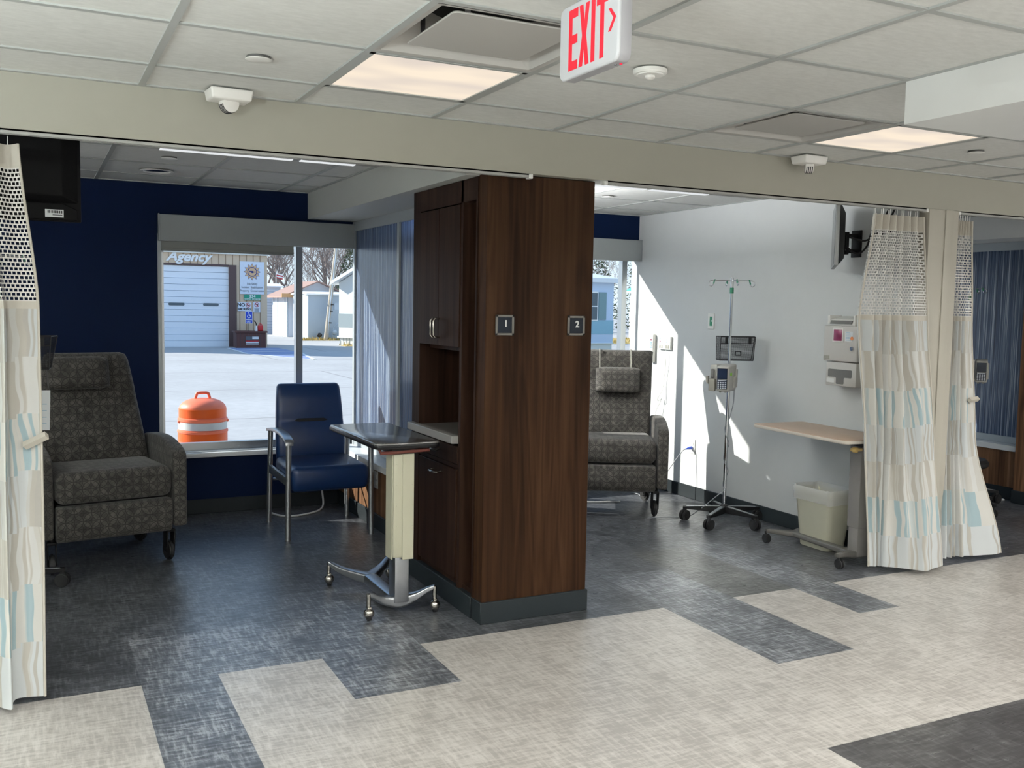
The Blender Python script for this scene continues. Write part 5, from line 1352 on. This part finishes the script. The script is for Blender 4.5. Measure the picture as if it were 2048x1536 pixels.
# verge of dry grass
def grass(label, x0, x1, y0, y1, n, h=.14):
    rnd = random.Random(int(x0*10)); b = bmesh.new()
    for i in range(n):
        x, y = rnd.uniform(x0, x1), rnd.uniform(y0, y1); a = rnd.uniform(0, 6.28); l = h*rnd.uniform(.5, 1.3); dx, dy = .02*math.cos(a), .02*math.sin(a); lean = rnd.uniform(-.06, .06)
        b.faces.new([b.verts.new(p) for p in ((x-dx, y-dy, GZ), (x+dx, y+dy, GZ), (x+lean, y+lean*.5, GZ+l))])
    bb = B(); bb.bm.free(); bb.bm = b; bb.box(x0, x1, y0, y1, GZ, GZ+.012); o = bb.build('grass', 'dry_grass', None, 0, uv=False); stuff(o, label, 'grass'); return o
grass('dry grass verge along the foot of the sheds', 10.4, 15.0, 41.6, 42.5, 900)
grass('dry grass strip in front of the white mobile home', 10.8, 18.5, 36.0, 36.97, 900)
grass('thin grass along the light blue mobile home', 12.0, 21.0, 28.6, 29.95, 900, .10)
grass('dry grass yard in front of the white house', 20, 34, 38, 44.5, 2200)
# trees
def bare_tree(label, x, y, h, seed, lean=0.0, levels=6, group='bare trees behind the sheds', spread=.46):
    rnd = random.Random(seed); t = thing('bare_tree', label, 'tree', (x, y, GZ), 0, group)
    trunk, twig = B(), B()
    def grow(bb, p, d, L, r, lv):
        pts = [p]; dd = d.copy(); ns = 3 if lv > 1 else 2
        for s in range(ns):
            dd = (dd+Vector((rnd.uniform(-1, 1), rnd.uniform(-1, 1), rnd.uniform(-.3, .5)))*.17).normalized(); pts.append(pts[-1]+dd*L/ns)
        bb.tube(pts, [r*(1-.35*i/ns) for i in range(ns+1)], 6 if lv > 3 else 3)
        if lv <= 0: return
        for c in range(5 if lv == levels else rnd.choice((2, 3, 3, 4)) if lv > 1 else 3):
            q = pts[-1] if c == 0 else pts[rnd.randint(1, ns)]; ax = Vector((rnd.uniform(-1, 1), rnd.uniform(-1, 1), rnd.uniform(-.2, .4))).normalized()
            nd = (dd*(1-spread)+ax*spread+Vector((0, 0, .12))).normalized(); grow(trunk if lv > 4 else twig, q, nd, L*rnd.uniform(.58, .80), max(r*.52, .009), lv-1)
    grow(trunk, Vector((0, 0, 0)), Vector((lean, 0, 1)).normalized(), h*.28, h*.0125, levels)
    trunk.build('trunk', 'bark', t, 60, uv=False); twig.build('branches', 'bark', t, 60, uv=False); return t
spots = [(14.6, 60, 9.5, -.15), (18.6, 66, 11, .0), (22.9, 64, 10, .1), (16.2, 74, 11, .0), (21.8, 76, 12, -.05), (27.2, 72, 12, .0), (19.0, 84, 12, .0), (25.0, 88, 13, .05), (31.5, 84, 13, .0), (13.0, 82, 12, .0)]
for i, (x, y, h, ln) in enumerate(spots): bare_tree('bare winter tree in the row beyond the sheds', x, y, h, 11+i, ln)
for i, (x, y, h, ln) in enumerate([(25.0, 47, 7.5, 0), (31.0, 53, 8.5, .1), (28.0, 60, 9, 0), (36.5, 62, 10, 0), (33.0, 72, 10, 0)]): bare_tree('bare winter tree behind the light blue mobile home and the white house', x, y, h, 40+i, ln, 6, 'bare trees behind the homes', .55)
def evergreen(label, x, y, h, r, seed, group=None):
    rnd = random.Random(seed); t = thing('evergreen_tree', label, 'tree', (x, y, GZ), 0, group)
    B().cyl((0, 0, 0), (0, 0, h*.9), .14, .04, 8).build('trunk', 'bark', t)
    f = bmesh.new()
    for i in range(2600):
        z = h*(.12+.88*rnd.random()**1.2); rr = r*(1-z/h)**.8*math.sqrt(rnd.random())+.05; a = rnd.uniform(0, 6.28); c = Vector((rr*math.cos(a), rr*math.sin(a), z)); s = .10*rnd.uniform(.6, 1.5)
        u = Vector((rnd.uniform(-1, 1), rnd.uniform(-1, 1), rnd.uniform(-.6, .6))).normalized()*s; v = Vector((rnd.uniform(-1, 1), rnd.uniform(-1, 1), rnd.uniform(-1, 1))).normalized()*s*.6
        f.faces.new([f.verts.new(c+q) for q in (-u, v, u)])
    bb = B(); bb.bm.free(); bb.bm = f; bb.build('foliage', 'evergreen', t, 0, uv=False)
evergreen('dark evergreen tree behind the leaning pole', 17.6, 57, 5.8, 1.9, 3)
evergreen('shaggy evergreen tree behind the light blue mobile home', 22.8, 38.5, 5.4, 2.6, 4)
evergreen('dark evergreen tree over the green roof', 36.5, 54, 7.5, 2.8, 6)
